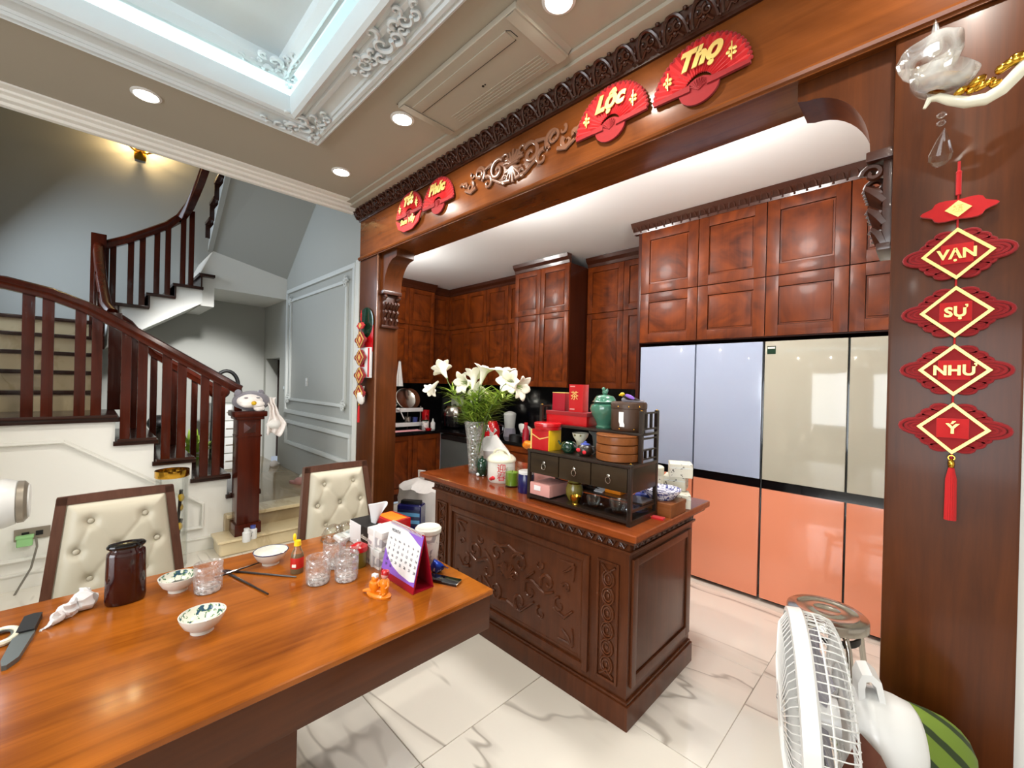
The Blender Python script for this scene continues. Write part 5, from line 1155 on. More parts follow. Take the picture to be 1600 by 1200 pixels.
# keg with characters
kp = Vector(I(783, 751)); kg = thing('ceramic_keg', 'cream ceramic keg with red characters and a rope handle', 'keg', kp, math.radians(-47 + 90))
R = .088
obj('body', MB().lathe([(0, 0), (R * .9, 0), (R * .95, .008), (R, .02), (R * 1.02, .075), (R, .13), (0, .13)], n=36), 'porcelain', kg)
ld = obj('lid', MB().lathe([(0, .128), (R * 1.04, .128), (R * 1.07, .136), (R * 1.02, .15), (R * .8, .168), (R * .4, .18), (0, .183)], n=36), 'cream_p', kg)
obj('rope_handle', MB().tube([(R * .9 * math.cos(a), 0, .15 + .055 * math.sin(a)) for a in [PI * i / 16 for i in range(17)]], .008, 8).tube([(.02 * math.cos(a), .02 * math.sin(a), .185) for a in [2 * PI * i / 10 for i in range(10)]], .006, 6, True), 'cream_p', ld)
kg.rotation_euler = (0, 0, 0)
va_ = math.atan2(-kp.y, -kp.x)     # lettering turned toward the room
def wrap_text(word, size_, R_, z, ang0, ext=.0015):
    me = text_mesh(word, size_, ext)
    m = MB().mesh(me, Matrix()); 
    for v in m.bm.verts: a = ang0 + v.co.x / R_; r = R_ + v.co.z; v.co = Vector((r * math.cos(a), r * math.sin(a), z + v.co.y))
    return m
m = wrap_text('迎', .058, R * 1.02, .092, va_ + .0); obj('lettering', m, 'inkred', kg, smooth=False); obj('lettering', wrap_text('春', .058, R * 1.02, .04, va_), 'inkred', kg, smooth=False)
obj('painted_blossom', MB().sph((R * 1.0 * math.cos(va_ - .62), R * 1.0 * math.sin(va_ - .62), .032), (.016, .016, .012), 10).sph((R * 1.0 * math.cos(va_ - .8), R * 1.0 * math.sin(va_ - .8), .024), (.014, .014, .01), 10), 'inkred', kg)
# candle glass
cd = thing('candle_glass', 'lime green candle in a clear glass beside the keg', 'candle', I(800, 760))
obj('glass_body', MB().lathe([(0, 0), (.042, 0), (.044, .004), (.044, .11), (.041, .11), (.041, .01), (0, .01)]), 'glass', cd); obj('wax', MB().lathe([(0, .011), (.04, .011), (.04, .088), (0, .086)]), 'lime', cd); obj('wick', MB().cyl((0, 0, .085), (.002, 0, .1), .0015), 'ebony', cd)
# navy tin
nt = thing('tea_tin', 'navy blue tin with a white lid at the shelf end', 'tin', (-1.655, 1.80, IZ))
obj('tin_body', MB().lathe([(0, 0), (.046, 0), (.048, .004), (.048, .1), (.044, .108), (0, .108)]), 'navy', nt); obj('lid', MB().lathe([(0, .108), (.046, .108), (.046, .122), (.043, .125), (0, .125)]), 'white', nt)
pcx = thing('snack_bag', 'pale pink and cream packet standing behind the navy tin', 'packet', (-1.68, 1.99, IZ), .1)
obj('packet', MB().box((0, 0, .065), (.15, .05, .13), None, .02, 3).wob(.006, 20, 2), 'pink', pcx); obj('paper_band', MB().box((0, 0, .1), (.154, .054, .03), None, .01), 'whitepaper', pcx)
# display shelf
x0, x1, y0, y1 = -1.56, -.935, 1.705, 1.965
ds = thing('tea_shelf', 'black wooden tea display shelf with three drawers and lattice sides', 'shelf', (0, 0, 0))
obj('base_board', MB().b2((x0, y0, IZ + .012), (x1, y1, IZ + .028), .002).b2((x0, y0, IZ), (x0 + .02, y1, IZ + .014)).b2((x1 - .02, y0, IZ), (x1, y1, IZ + .014)), 'ebony', ds)
for x, y, zt in ((x0, y0, 1.145), (x1 - .018, y0, 1.15), (x0, y1 - .018, 1.385), (x1 - .018, y1 - .018, 1.385), (x1 - .018, y0 + .09, 1.385), (x0, y0 + .09, 1.385)):
    zb = IZ + .02 if y != y0 + .09 else 1.145
    p = obj('post', MB().b2((x, y, zb), (x + .018, y + .018, zt), .002), 'ebony', ds); obj('brass_cap', MB().sph((x + .009, y + .009, zt), (.006, .006, .004), 8), 'goldmetal', p)
obj('drawer_case', MB().b2((x0 + .006, y0 + .012, 1.015), (x1 - .006, y1, 1.13), .002).b2((x0, y0 - .004, 1.13), (x1, y1, 1.145), .002), 'ebony', ds)
obj('side_panel', MB().b2((x1 - .008, y0 + .018, 1.02), (x1 - .002, y1 - .018, 1.13), .001), 'ebony2', ds)
for k in range(3):
    a = x0 + .022 + .196 * k; d = obj('drawer', MB().b2((a, y0 + .0, 1.02), (a + .19, y0 + .02, 1.126), .002), 'ebony2', ds)
    obj('ring_pull', MB().tube([(a + .095 + .013 * math.cos(q), y0 - .004, 1.062 + .015 * math.sin(q)) for q in [2 * PI * i / 16 for i in range(16)]], .0022, 6, True).sph((a + .095, y0 - .002, 1.083), (.009, .004, .008), 10), 'steel', d)
obj('upper_board', MB().b2((x0, y0 + .08, 1.27), (x1, y1, 1.283), .002), 'ebony', ds)
for sx in (x0 + .003, x1 - .015):
    m = MB()
    for z in (1.16, 1.255, 1.30, 1.375): m.b2((sx, y0 + .09, z - .004), (sx + .012, y1 - .005, z + .004))
    for q in (.32, .62):
        yy = y0 + .09 + q * .165
        m.b2((sx, yy - .004, 1.16), (sx + .012, yy + .004, 1.20)).b2((sx, yy - .004, 1.30), (sx + .012, yy + .004, 1.375)).b2((sx, yy - .004, 1.20), (sx + .012, yy + .004, 1.205))
    m.b2((sx, y0 + .09, 1.198), (sx + .012, y1 - .005, 1.206))
    obj('lattice_side', m, 'ebony', ds)
obj('inner_board', MB().b2((x0 + .2, y0 + .12, .945), (x1 - .006, y1 - .02, .953)), 'ebony', ds)
obj('side_rail', MB().b2((x1 - .014, y0, .93), (x1 - .004, y1, .942)).b2((x0 + .004, y0, .93), (x0 + .014, y1, .942)).b2((x0, y1 - .012, .93), (x1, y1 - .002, .942)), 'ebony', ds)
US = 1.283; DS = 1.1455
def SU(u, yy, z): p = OY(u, 600, yy); return (p.x, yy, z)
# upper shelf
t = thing('lacquer_box', 'long dark red lacquer box under the two red cartons', 'box', (-1.395, 1.87, US)); obj('box_body', MB().b2((-.135, -.05, 0), (.135, .05, .058), .003), 'redgloss', t); obj('lid', MB().b2((-.138, -.053, .05), (.138, .053, .07), .003), 'darkred', t)
t = thing('carton', 'short maroon carton with a gold edge on the lacquer box', 'box', (-1.468, 1.875, US + .0705), .05, 'red cartons on the lacquer box'); obj('carton_body', MB().b2((-.042, -.03, 0), (.042, .03, .098), .002), 'crimson', t); obj('gold_edge', MB().b2((-.0425, -.0305, .098), (.0425, .0305, .102), .001), 'gold', t)
t = thing('carton', 'tall bright red carton with a gold character on the lacquer box', 'box', (-1.345, 1.865, US + .0705), .08, 'red cartons on the lacquer box'); obj('carton_body', MB().b2((-.043, -.03, 0), (.043, .03, .148), .002), 'redgloss', t)
obj('lettering', MB().mesh(text_mesh('茶', .05, .0006), front(-.008, -.0308, .085)), 'gold', t, smooth=False); obj('print_band', MB().b2((-.036, -.0312, .012), (-.006, -.0302, .018)).b2((-.036, -.0312, .134), (-.006, -.0302, .14)), 'pink', t)
t = thing('ginger_jar', 'green glazed lidded ginger jar on the upper shelf', 'jar', (-1.185, 1.87, US))
obj('jar_body', MB().lathe([(0, 0), (.042, 0), (.044, .006), (.038, .014), (.044, .03), (.066, .07), (.075, .095), (.07, .116), (.052, .126), (.046, .132), (0, .132)], n=32), 'green_ceramic', t)
lg = obj('lid', MB().lathe([(.062, .13), (.064, .134), (.056, .139), (.052, .15), (.042, .163), (.014, .17), (0, .171)], n=32), 'green_ceramic', t); obj('lion_knob', MB().sph((0, 0, .182), (.016, .012, .014), 10).sph((-.006, -.004, .198), (.01, .009, .01), 10).sph((.012, 0, .19), (.006, .006, .012), 8), 'green_ceramic', lg)
t = thing('leather_box', 'brown leather drum shaped box with a white paper tag', 'box', (-1.045, 1.865, US + .001))
obj('drum', MB().lathe([(0, 0), (.078, 0), (.082, .006), (.084, .02), (.084, .12), (.08, .13), (0, .13)], n=32), 'brownleather', t); obj('lid_band', MB().lathe([(.084, .106), (.0865, .108), (.0865, .13), (.082, .138), (0, .138)], n=32), 'brownleather', t)
vd = math.atan2(-1.865, 1.045); m = MB()
for k, (a, z) in enumerate(((-.6, .118), (0, .118), (.6, .118), (-.5, .012), (.3, .012))): m.sph((.086 * math.cos(vd + a), .086 * math.sin(vd + a), z), .0035, 8)
obj('stud', m, 'goldmetal', t)
obj('paper_tag', MB().grid(lambda u, v: Vector((.0865 * math.cos(vd - .55 + .28 * u + (.06 if v < .3 else 0)), .0865 * math.sin(vd - .55 + .28 * u), .022 + .07 * v)), 6, 6), 'whitepaper', t)
t = thing('bird_ornament', 'dark bird ornament with a yellow head on the leather box', 'bird ornament', (-1.04, 1.85, US + .1395), math.radians(15))
obj('body', MB().sph((0, 0, .022), (.03, .014, .012), 12, Matrix.Rotation(.25, 3, 'Y')).tube([(.02, 0, .018), (.06, 0, .006)], [.009, .004], 8), 'purple' if False else 'ebony', t)
obj('head', MB().sph((-.03, 0, .036), (.012, .01, .01), 10).sph((-.042, 0, .032), (.006, .004, .004), 8), 'yellow', t); obj('perch', MB().tube([(-.02, 0, .005), (.075, 0, .005)], .006, 8).sph((-.02, 0, .01), (.014, .01, .012), 10), 'plushgrey', t)
obj('wing', MB().sph((.01, -.013, .026), (.026, .003, .009), 10, Matrix.Rotation(.4, 3, 'Y')), 'purple', t)
# on the drawer case
t = thing('gift_box', 'red and yellow gift box on the shelf above the drawers', 'box', (-1.475, 1.765, DS), .0)
obj('box_body', MB().b2((-.075, -.05, 0), (.05, .05, .108), .002), 'redgloss', t); obj('yellow_side', MB().b2((.05, -.05, 0), (.056, .05, .108), .001), 'yellow', t); obj('gold_band', MB().b2((-.0765, -.051, 0), (-.066, -.0495, .108)).prism([(-.066, -.0515, .078), (-.01, -.0515, .055), (.05, -.0515, .072), (.05, -.0515, .077), (-.01, -.0515, .061), (-.066, -.0515, .084)], (0, .001, 0)), 'gold', t)
t = thing('round_tin', 'round glossy red tin on top of the red and yellow gift box', 'tin', (-1.475, 1.77, DS + .1085)); obj('tin_body', MB().lathe([(0, 0), (.072, 0), (.074, .004), (.074, .022), (0, .022)], n=32), 'redgloss', t); obj('lid', MB().lathe([(.075, .018), (.077, .02), (.077, .034), (.07, .038), (0, .038)], n=32), 'redgloss', t)
t = thing('teapot', 'dark green teapot without lid next to the gift box', 'teapot', (-1.335, 1.775, DS), 0, 'teapots on the drawer shelf'); obj('pot_body', MB().lathe([(0, 0), (.026, 0), (.04, .018), (.043, .035), (.034, .052), (.02, .058), (.02, .056), (.03, .05), (.038, .034), (.03, .01), (0, .006)]), 'darkgreen', t); obj('handle', MB().tube([(.02 + .022 * math.cos(a), -.036, .032 + .02 * math.sin(a)) for a in [2 * PI * i / 16 for i in range(16)]], .004, 6, True), 'darkgreen', t); obj('spout', MB().tube([(-.035, 0, .03), (-.055, -.006, .04), (-.064, -.008, .055)], [.008, .006, .005], 8), 'darkgreen', t)
t = thing('teapot', 'dark teapot with painted blossoms beside the steamer', 'teapot', (-1.225, 1.765, DS), 0, 'teapots on the drawer shelf'); obj('pot_body', MB().lathe([(0, 0), (.026, 0), (.042, .018), (.044, .034), (.034, .05), (.015, .057), (0, .058)]), 'ebony', t); obj('lid', MB().lathe([(.024, .055), (.022, .06), (.008, .064), (.008, .07), (0, .074)]), 'blueceram', t); obj('painted_blossom', MB().sph((-.012, -.042, .03), (.014, .005, .01), 8).sph((.02, -.038, .022), (.012, .005, .01), 8), 'inkred', t); obj('spout', MB().tube([(-.035, -.01, .03), (-.055, -.014, .04), (-.062, -.016, .052)], [.008, .006, .005], 8), 'ebony', t); obj('handle', MB().tube([(.045 + .016 * math.cos(a), 0, .032 + .018 * math.sin(a)) for a in [2 * PI * i / 14 for i in range(14)]], .004, 6, True), 'ebony', t)
t = thing('tea_cup', 'small cream tea cup with dark dots behind the teapots', 'cup', (-1.335, 1.875, DS)); obj('cup_body', MB().lathe([(0, 0), (.02, 0), (.022, .05), (.04, .075), (.045, .095), (.042, .095), (.036, .076), (.016, .056), (0, .055)]), 'cream_p', t); obj('dot', MB().sph((-.005, -.043, .085), (.006, .003, .006), 8).sph((.025, -.035, .085), (.006, .003, .006), 8), 'olive', t)
t = thing('tea_bowl', 'shallow grey tea bowl stacked high behind the teapots', 'bowl', (-1.225, 1.885, DS)); obj('bowl_body', MB().lathe([(0, 0), (.028, 0), (.03, .06), (.035, .09), (.05, .105), (.055, .115), (.05, .115), (.03, .1), (0, .097)]), 'greybody', t); obj('foot_ring', MB().lathe([(.03, 0), (.034, 0), (.034, .01), (.03, .01)]), 'greybody', t)
t = thing('steamer', 'three tier round wooden steamer on the drawer shelf', 'steamer', (-1.06, 1.80, DS))
for k in range(3): obj('tier', MB().lathe([(0, .002), (.1, .002), (.103, .004), (.104, .024), (.103, .037), (.099, .0385), (0, .0385)], (0, 0, .039 * k), 40), 'steamer', t)
obj('lid', MB().lathe([(.104, .117), (.106, .119), (.104, .123), (.06, .1245), (0, .1245)], n=40), 'steamer', t)
# bottom of the shelf
LB = IZ + .0285
t = thing('pink_box', 'pale pink box with a white label low on the shelf', 'box', (-1.463, 1.775, LB), .0); obj('box_body', MB().b2((-.075, -.07, .004), (.062, .09, .068), .003), 'pink', t); obj('label', MB().b2((-.045, -.0715, .03), (.0, -.0698, .056)), 'whitepaper', t); obj('tray', MB().b2((-.08, -.075, 0), (.068, .095, .006), .001), 'black', t)
t = thing('gourd_vase', 'tall olive glazed vase on the lower shelf', 'vase', (-1.31, 1.80, LB)); obj('vase_body', MB().lathe([(0, 0), (.03, 0), (.045, .03), (.046, .06), (.036, .09), (.03, .105), (.026, .105), (.03, .09), (0, .08)]), 'olive', t); obj('collar', MB().lathe([(.036, .085), (.039, .088), (.036, .093)]), 'goldmetal', t)
t = thing('gold_cup', 'small speckled gold cup before the olive vase', 'cup', (-1.262, 1.745, LB)); obj('cup_body', MB().lathe([(0, 0), (.016, 0), (.026, .02), (.03, .04), (.027, .04), (.022, .02), (0, .008)]), 'goldmetal', t); obj('foot_ring', MB().lathe([(.016, 0), (.019, 0), (.018, .006), (.015, .006)]), 'goldmetal', t)
def glasscup(lab, x, y, s=1.0):
    t = thing('glass_cup', lab, 'glass cup', (x, y, LB), 0, 'glass cups on the lower shelf'); 
    obj('saucer', MB().lathe([(0, 0), (.03, 0), (.05, .008), (.052, .012), (.03, .005), (0, .004)]), 'glass', t); obj('cup_body', MB().lathe([(0, .006), (.018, .006), (.03, .024), (.036, .055), (.034, .055), (.027, .025), (.015, .011), (0, .011)]), 'glass', t); obj('handle', MB().tube([(.036 + .014 * math.cos(a), 0, .034 + .014 * math.sin(a)) for a in [2 * PI * i / 14 for i in range(14)]], .003, 6, True), 'glass', t); t.scale = (s, s, s); return t
glasscup('glass cup beside the small gold cup', -1.165, 1.76); glasscup('largest glass cup on the open shelf corner', -1.035, 1.765, 1.15); glasscup('glass cup at the shelf rear by the lattice', -.985, 1.875, .9)
t = thing('trinket_box', 'small orange and white packet on the inner board', 'box', (-1.13, 1.9, .9535)); obj('packet', MB().box((0, 0, .014), (.09, .05, .028), None, .003), 'orange', t); obj('paper_slip', MB().box((-.07, -.02, .01), (.05, .06, .004), Matrix.Rotation(.3, 3, 'X')), 'whitepaper', t)
t = thing('wood_tray', 'dark cups on a tray behind the drawers of the shelf', 'tray', (-1.26, 1.90, .9535)); obj('tray_body', MB().box((0, 0, .006), (.1, .06, .012), None, .002), 'ebony', t); obj('cup', MB().lathe([(0, .012), (.016, .012), (.022, .04), (.019, .04), (0, .02)], (-.02, 0, 0)).lathe([(0, .012), (.016, .012), (.022, .04), (.019, .04), (0, .02)], (.03, 0, 0)), 'blackmatte', t)
# right end of the island
wp = Vector((-.935, 2.06, IZ)); t = thing('wooden_box', 'flat brown wooden box under the blue patterned dish', 'box', wp); obj('box_body', MB().b2((-.065, -.085, 0), (.065, .085, .058), .002), 'steamer', t); obj('lid', MB().b2((-.067, -.087, .046), (.067, .087, .064), .002), 'steamer', t)
t = thing('patterned_dish', 'blue and white patterned dish on the flat wooden box', 'dish', (wp.x - .03, wp.y + .01, IZ + .0645)); obj('dish_body', MB().lathe([(0, .004), (.05, .004), (.055, 0), (.06, 0), (.09, .035), (.097, .05), (.094, .05), (.084, .034), (.05, .012), (0, .012)], n=32), 'bluewhite', t); obj('fill', MB().lathe([(0, .036), (.083, .034), (.083, .03), (0, .03)], n=32).wob(.004, 40, 1), 'bluewhite', t)
def tbox(lab, loc, rz):
    t = thing('tea_box', lab, 'box', loc, rz, 'white printed tea boxes'); obj('box_body', MB().box((0, 0, .037), (.115, .115, .073), None, .006, 3), 'teabox', t); obj('lid_seam', MB().box((0, 0, .052), (.1165, .1165, .0025), None, .001), 'plaster', t); return t
tbox('white tea box at the bottom nearest the island corner', (-.94, 2.215, IZ), .5); tbox('white tea box at the bottom behind the patterned dish', (-1.045, 2.345, IZ), .15); tbox('white tea box in the middle of the stack', (-.985, 2.285, IZ + .0745), .25); tbox('white tea box on top of the stack', (-.955, 2.27, IZ + .149), .5)
t = thing('paper_roll', 'white cylindrical tea canister behind the shelf', 'canister', (-1.075, 2.2, IZ)); obj('roll_body', MB().lathe([(0, 0), (.055, 0), (.056, .004), (.056, .185), (.052, .19), (0, .19)]), 'teabox', t); obj('lid', MB().lathe([(.0565, .15), (.0575, .152), (.0575, .19), (.05, .196), (0, .196)]), 'cream_p', t)
t = thing('blue_teapot', 'blue glazed teapot behind the shelf corner', 'teapot', (-1.06, 2.06, IZ)); obj('pot_body', MB().lathe([(0, 0), (.03, 0), (.05, .025), (.052, .045), (.035, .07), (0, .076)]), 'blueceram', t); obj('spout', MB().tube([(-.04, -.01, .04), (-.065, -.015, .055), (-.07, -.015, .07)], [.01, .007, .006], 8), 'cream_p', t); obj('lid_knob', MB().sph((0, 0, .082), .009, 8), 'blueceram', t)
t = thing('red_pouch', 'small bright red paper pouch on the island corner', 'pouch', (-.912, 1.925, IZ), .2); obj('paper', MB().box((0, 0, .005), (.06, .035, .01), None, .003).wob(.004, 40, 2), 'red', t); obj('gold_bead', MB().sph((-.032, -.016, .009), .008, 8), 'goldmetal', t)
# ------------------------------------------------------------------ kitchen worktop clutter
KZ = .861
def K(u, v): p = OZ(u, v, KZ); return (p.x, p.y, KZ)
rx, ry = -5.0, 2.86
t = thing('dish_rack', 'two tier white and steel dish rack at the far worktop', 'rack', (rx, ry, KZ))
for z in (.05, .24): obj('rack_shelf', MB().b2((-.17, -.30, z), (.17, .30, z + .014), .003).b2((.15, -.31, z - .01), (.175, .31, z + .04), .004), 'white', t)
for x in (-.16, .16):
    for y in (-.28, .28): obj('post', MB().cyl((x, y, 0), (x, y, .3), .011, n=10), 'steel', t)
def disc(name, lab, cat, loc, R, m, tilt=1.2, depth=.03, group=None):
    t = thing(name, lab, cat, loc, 0, group); rm = Matrix.Rotation(tilt, 3, 'Y'); c = Vector((0, 0, R * math.sin(tilt)))
    obj('plate_body', MB().lathe([(0, 0), (R * .55, 0), (R * .95, depth), (R, depth + .004), (R * .96, depth + .006), (R * .55, .006), (0, .006)], c, 28, rm), m, t); obj('rim', MB().tube([c + rm @ Vector((R * math.cos(a), R * math.sin(a), depth)) for a in [2 * PI * i / 28 for i in range(28)]], .004, 6, True), m, t); return t
disc('pan_lid', 'large steel pan lid upright on the rack', 'lid', (rx + .02, ry + .12, KZ + .256), .145, 'steel', 1.15)
disc('pan_lid', 'smaller steel pan lid next to the large one on the rack', 'lid', (rx - .02, ry + .02, KZ + .256), .115, 'steel', 1.2)
disc('chopping_board', 'round reddish brown board standing upright at the rack end', 'board', (rx - .06, ry + .26, KZ + .256), .14, 'brownglass', 1.3, .006)
t = thing('stacked_bowl', 'white bowls heaped on the top tier of the rack', 'bowl', (rx + .06, ry - .12, KZ + .256)); obj('bowl_body', MB().lathe([(0, 0), (.05, 0), (.09, .05), (.1, .075), (.09, .075), (.045, .012), (0, .012)]), 'porcelain', t); obj('upper_bowl', MB().lathe([(0, .03), (.04, .03), (.075, .075), (.085, .1), (.075, .1), (.03, .045), (0, .04)], (-.02, .02, 0)), 'porcelain', t)
t = thing('steel_cup', 'steel cup on the lower tier of the rack', 'cup', (rx + .06, ry + .15, KZ + .065)); obj('cup_body', MB().lathe([(0, 0), (.04, 0), (.045, .09), (.041, .09), (.037, .006), (0, .006)]), 'steel', t); obj('rim', MB().lathe([(.044, .088), (.048, .09), (.044, .093)]), 'steel', t)
t = thing('ladle', 'white ladle hanging off the upper rack tier', 'ladle', (rx + .185, ry - .05, KZ + .27)); obj('handle', MB().tube([(0, 0, 0), (.02, .06, -.13)], .007, 8), 'white', t); obj('scoop', MB().sph((.0, -.015, .0), (.03, .03, .018), 12), 'white', t)
t = thing('blue_cup', 'small blue plastic cup under the rack end', 'cup', (rx + .07, ry + .255, KZ + .065)); obj('cup_body', MB().lathe([(0, 0), (.03, 0), (.036, .08), (.032, .08), (.028, .006), (0, .006)]), 'blueceram', t); obj('rim', MB().lathe([(.035, .078), (.038, .08), (.035, .083)]), 'blueceram', t)
t = thing('red_mug', 'stacked red mugs behind the rack end', 'mug', (-4.93, 3.28, KZ)); obj('mug_body', MB().lathe([(0, 0), (.05, 0), (.052, .12), (.05, .125), (.055, .24), (.05, .24), (.046, .13), (0, .12)]), 'redgloss', t); obj('handle', MB().tube([(.05, -.02, .2), (.085, -.03, .18), (.05, -.02, .15)], .007, 6), 'redgloss', t)
t = thing('jar', 'clear jar of white salt with a green lid by the rack', 'jar', (-4.72, 3.14, KZ)); obj('jar_body', MB().lathe([(0, 0), (.045, 0), (.047, .005), (.047, .1), (.038, .11), (0, .11)]), 'floral', t); obj('lid', MB().lathe([(0, .11), (.042, .11), (.042, .128), (0, .13)]), 'darkgreen', t)
t = thing('soap_bottle', 'white pump bottle between the jar and the rice cooker', 'bottle', (-4.72, 3.26, KZ)); obj('bottle_body', MB().lathe([(0, 0), (.03, 0), (.032, .08), (.012, .105), (.012, .125), (0, .125)]), 'white', t); obj('nozzle', MB().cyl((0, 0, .125), (0, 0, .14), .006, n=8).tube([(0, 0, .138), (.02, -.015, .134)], .005, 6), 'white', t)
t = thing('red_dish', 'small red dish in front of the salt jar', 'dish', (-4.63, 3.13, KZ)); obj('dish_body', MB().lathe([(0, 0), (.035, 0), (.045, .025), (.04, .025), (0, .008)]), 'redgloss', t); obj('foot_ring', MB().lathe([(.03, 0), (.034, 0), (.034, .005), (.03, .005)]), 'redgloss', t)
t = thing('dish_cloth', 'pink cloth spread at the front of the far worktop', 'cloth', (-4.66, 2.82, KZ)); m = MB().grid(lambda u, v: Vector(((u - .5) * .16, (v - .5) * .42, .006 + .008 * abs(noise.noise(Vector((u * 5, v * 9, 1)))))), 10, 20); m.solid(.003); obj('cloth', m, 'pinkcloth', t, angle=3); obj('hem', MB().tube([(.08, -.2, .008), (.082, 0, .01), (.08, .2, .008)], .004, 6), 'pinkcloth', t)
t = thing('rice_cooker', 'black and steel rice cooker in the kitchen corner', 'rice cooker', (-4.72, 3.62, KZ), -.6); obj('pot', MB().lathe([(0, 0), (.15, 0), (.17, .02), (.175, .15), (.168, .17), (0, .17)], n=32), 'black', t); obj('lid', MB().lathe([(.17, .168), (.172, .18), (.16, .26), (.12, .30), (0, .31)], n=32), 'steel', t); obj('lid_handle', MB().b2((-.05, -.02, .30), (.05, .02, .325), .008), 'blackmatte', t)
p = K(769, 686); t = thing('kettle', 'glossy red electric kettle beside the vase on the worktop', 'kettle', p); obj('kettle_body', MB().lathe([(0, .02), (.085, .02), (.09, .03), (.086, .1), (.07, .17), (.045, .205), (0, .21)], n=28), 'redgloss', t); obj('base', MB().lathe([(0, 0), (.085, 0), (.085, .02), (0, .02)]), 'black', t); obj('badge', MB().sph((-.0, -.078, .13), (.022, .012, .045), 12, Matrix.Rotation(-.3, 3, 'X')), 'steel', t); obj('lid_knob', MB().sph((0, 0, .215), (.015, .015, .012), 10), 'black', t); obj('handle', MB().tube([(.06, .03, .18), (.12, .05, .16), (.12, .05, .08), (.085, .03, .05)], .012, 8), 'black', t)
p = K(781, 683); t = thing('blender_jug', 'pale grey blender jug just behind the red kettle', 'blender', (p[0], p[1] + .16, KZ)); obj('jug', MB().lathe([(0, .1), (.06, .1), (.075, .26), (0, .26)]), 'wall_blue', t); obj('base', MB().lathe([(0, 0), (.075, 0), (.065, .1), (0, .1)]), 'plushgrey', t); obj('lid', MB().lathe([(0, .26), (.076, .26), (.07, .28), (.02, .3), (0, .3)]), 'wall_blue', t)
p = K(806, 690); t = thing('white_bowl', 'white bowl lying tilted on the black worktop', 'bowl', (p[0], p[1] + .12, KZ)); rm = Matrix.Rotation(-.7, 3, 'X'); obj('bowl_body', MB().lathe([(0, 0), (.04, 0), (.09, .05), (.1, .07), (.09, .07), (.04, .01), (0, .01)], (0, 0, .075), 24, rm), 'porcelain', t); obj('foot_ring', MB().lathe([(.035, -.006), (.04, -.006), (.04, .004), (.035, .004)], (0, 0, .075), 20, rm), 'porcelain', t)
p = K(795, 690); t = thing('steel_pot', 'small dark steel pots near the hob', 'pot', (p[0] + .02, p[1] + .08, KZ)); obj('pot_body', MB().lathe([(0, 0), (.07, 0), (.072, .07), (.066, .07), (.06, .006), (0, .006)]), 'blackmatte', t); obj('handle', MB().tube([(.07, 0, .06), (.15, -.05, .07)], .008, 8), 'steel', t)
p = K(815, 694); t = thing('red_bottle', 'red capped spice bottle beside the tea shelf on the worktop', 'bottle', (p[0], p[1] + .06, KZ)); obj('bottle_body', MB().lathe([(0, 0), (.035, 0), (.036, .14), (.02, .17), (.018, .2), (0, .2)]), 'crimson', t); obj('cap', MB().cyl((0, 0, .2), (0, 0, .225), .02, n=12), 'redgloss', t)
p = K(820, 702); t = thing('orange_packet', 'orange packet lying at the worktop front by the shelf', 'packet', (p[0], p[1] + .05, KZ)); obj('packet_body', MB().sph((0, 0, .04), (.07, .05, .04), 14).wob(.012, 20, 5), 'orange', t); obj('fold', MB().box((.06, 0, .05), (.03, .05, .006), Matrix.Rotation(.5, 3, 'Y')), 'orange', t)
p = K(835, 680); t = thing('glass_jar', 'clear glass jar and foil beyond the round red tin', 'jar', (-2.95, 3.5, KZ)); obj('jar_body', MB().lathe([(0, 0), (.07, 0), (.075, .12), (.06, .16), (.05, .17), (0, .17)]), 'frost', t); obj('lid', MB().lathe([(0, .17), (.055, .17), (.055, .2), (0, .205)]), 'steel', t)
t = thing('hanging_towel', 'narrow white towel hanging beside the far cabinets', 'towel', (-5.17, 3.0, 1.46)); m = MB().grid(lambda u, v: Vector((.005 + .01 * math.sin(9 * u), (u - .5) * (.03 + .09 * (1 - v)), -.02 + .34 * v - .02)), 8, 12); m.solid(.006); obj('towel', m, 'whitecloth', t); obj('hook', MB().tube([(-.03, 0, .3), (.01, 0, .31), (.012, 0, .325)], .004, 6), 'steel', t)
# bags on the floor by the island
t = thing('shopping_bag', 'large white plastic shopping bag on the floor behind the portal column', 'bag', (-3.62, 2.42, 0)); m = MB().lathe([(0, 0), (.2, 0), (.24, .06), (.25, .12), (.26, .18), (.27, .24), (.27, .3), (.26, .36), (.25, .42), (.2, .46), (.12, .50), (.05, .52), (0, .52)], n=48, sx=1.25, sy=.8); m.wob(.045, 7, 2); m.wob(.02, 19, 4); obj('bag_body', m, 'plasticbag', t); obj('handle', MB().tube([(-.1, 0, .48), (-.08, -.02, .58), (.02, -.02, .59), (.06, 0, .5)], .012, 8), 'plasticbag', t)
t = thing('blue_pack', 'dark and light blue printed pack standing before the white bag', 'packet', (-3.31, 2.12, .0), .62); obj('pack_body', MB().b2((-.11, -.06, 0), (.11, .06, .30), .02, 3), 'navy', t); obj('print_panel', MB().b2((-.1, -.0625, .12), (.1, -.058, .26), .003), 'bluepack', t); obj('sealed_top', MB().b2((-.09, -.03, .29), (.09, .03, .33), .012), 'blackmatte', t)
pk = bpy.data.objects['blue_pack']; pk.location = (-3.22, 2.02, .12)
t = thing('storage_tub', 'white lidded tub on the floor under the blue pack', 'tub', (-3.22, 2.02, 0)); obj('tub_body', MB().lathe([(0, 0), (.13, 0), (.15, .1), (0, .1)]), 'whitecloth', t); obj('lid', MB().lathe([(0, .1), (.155, .1), (.155, .118), (0, .119)]), 'white', t)
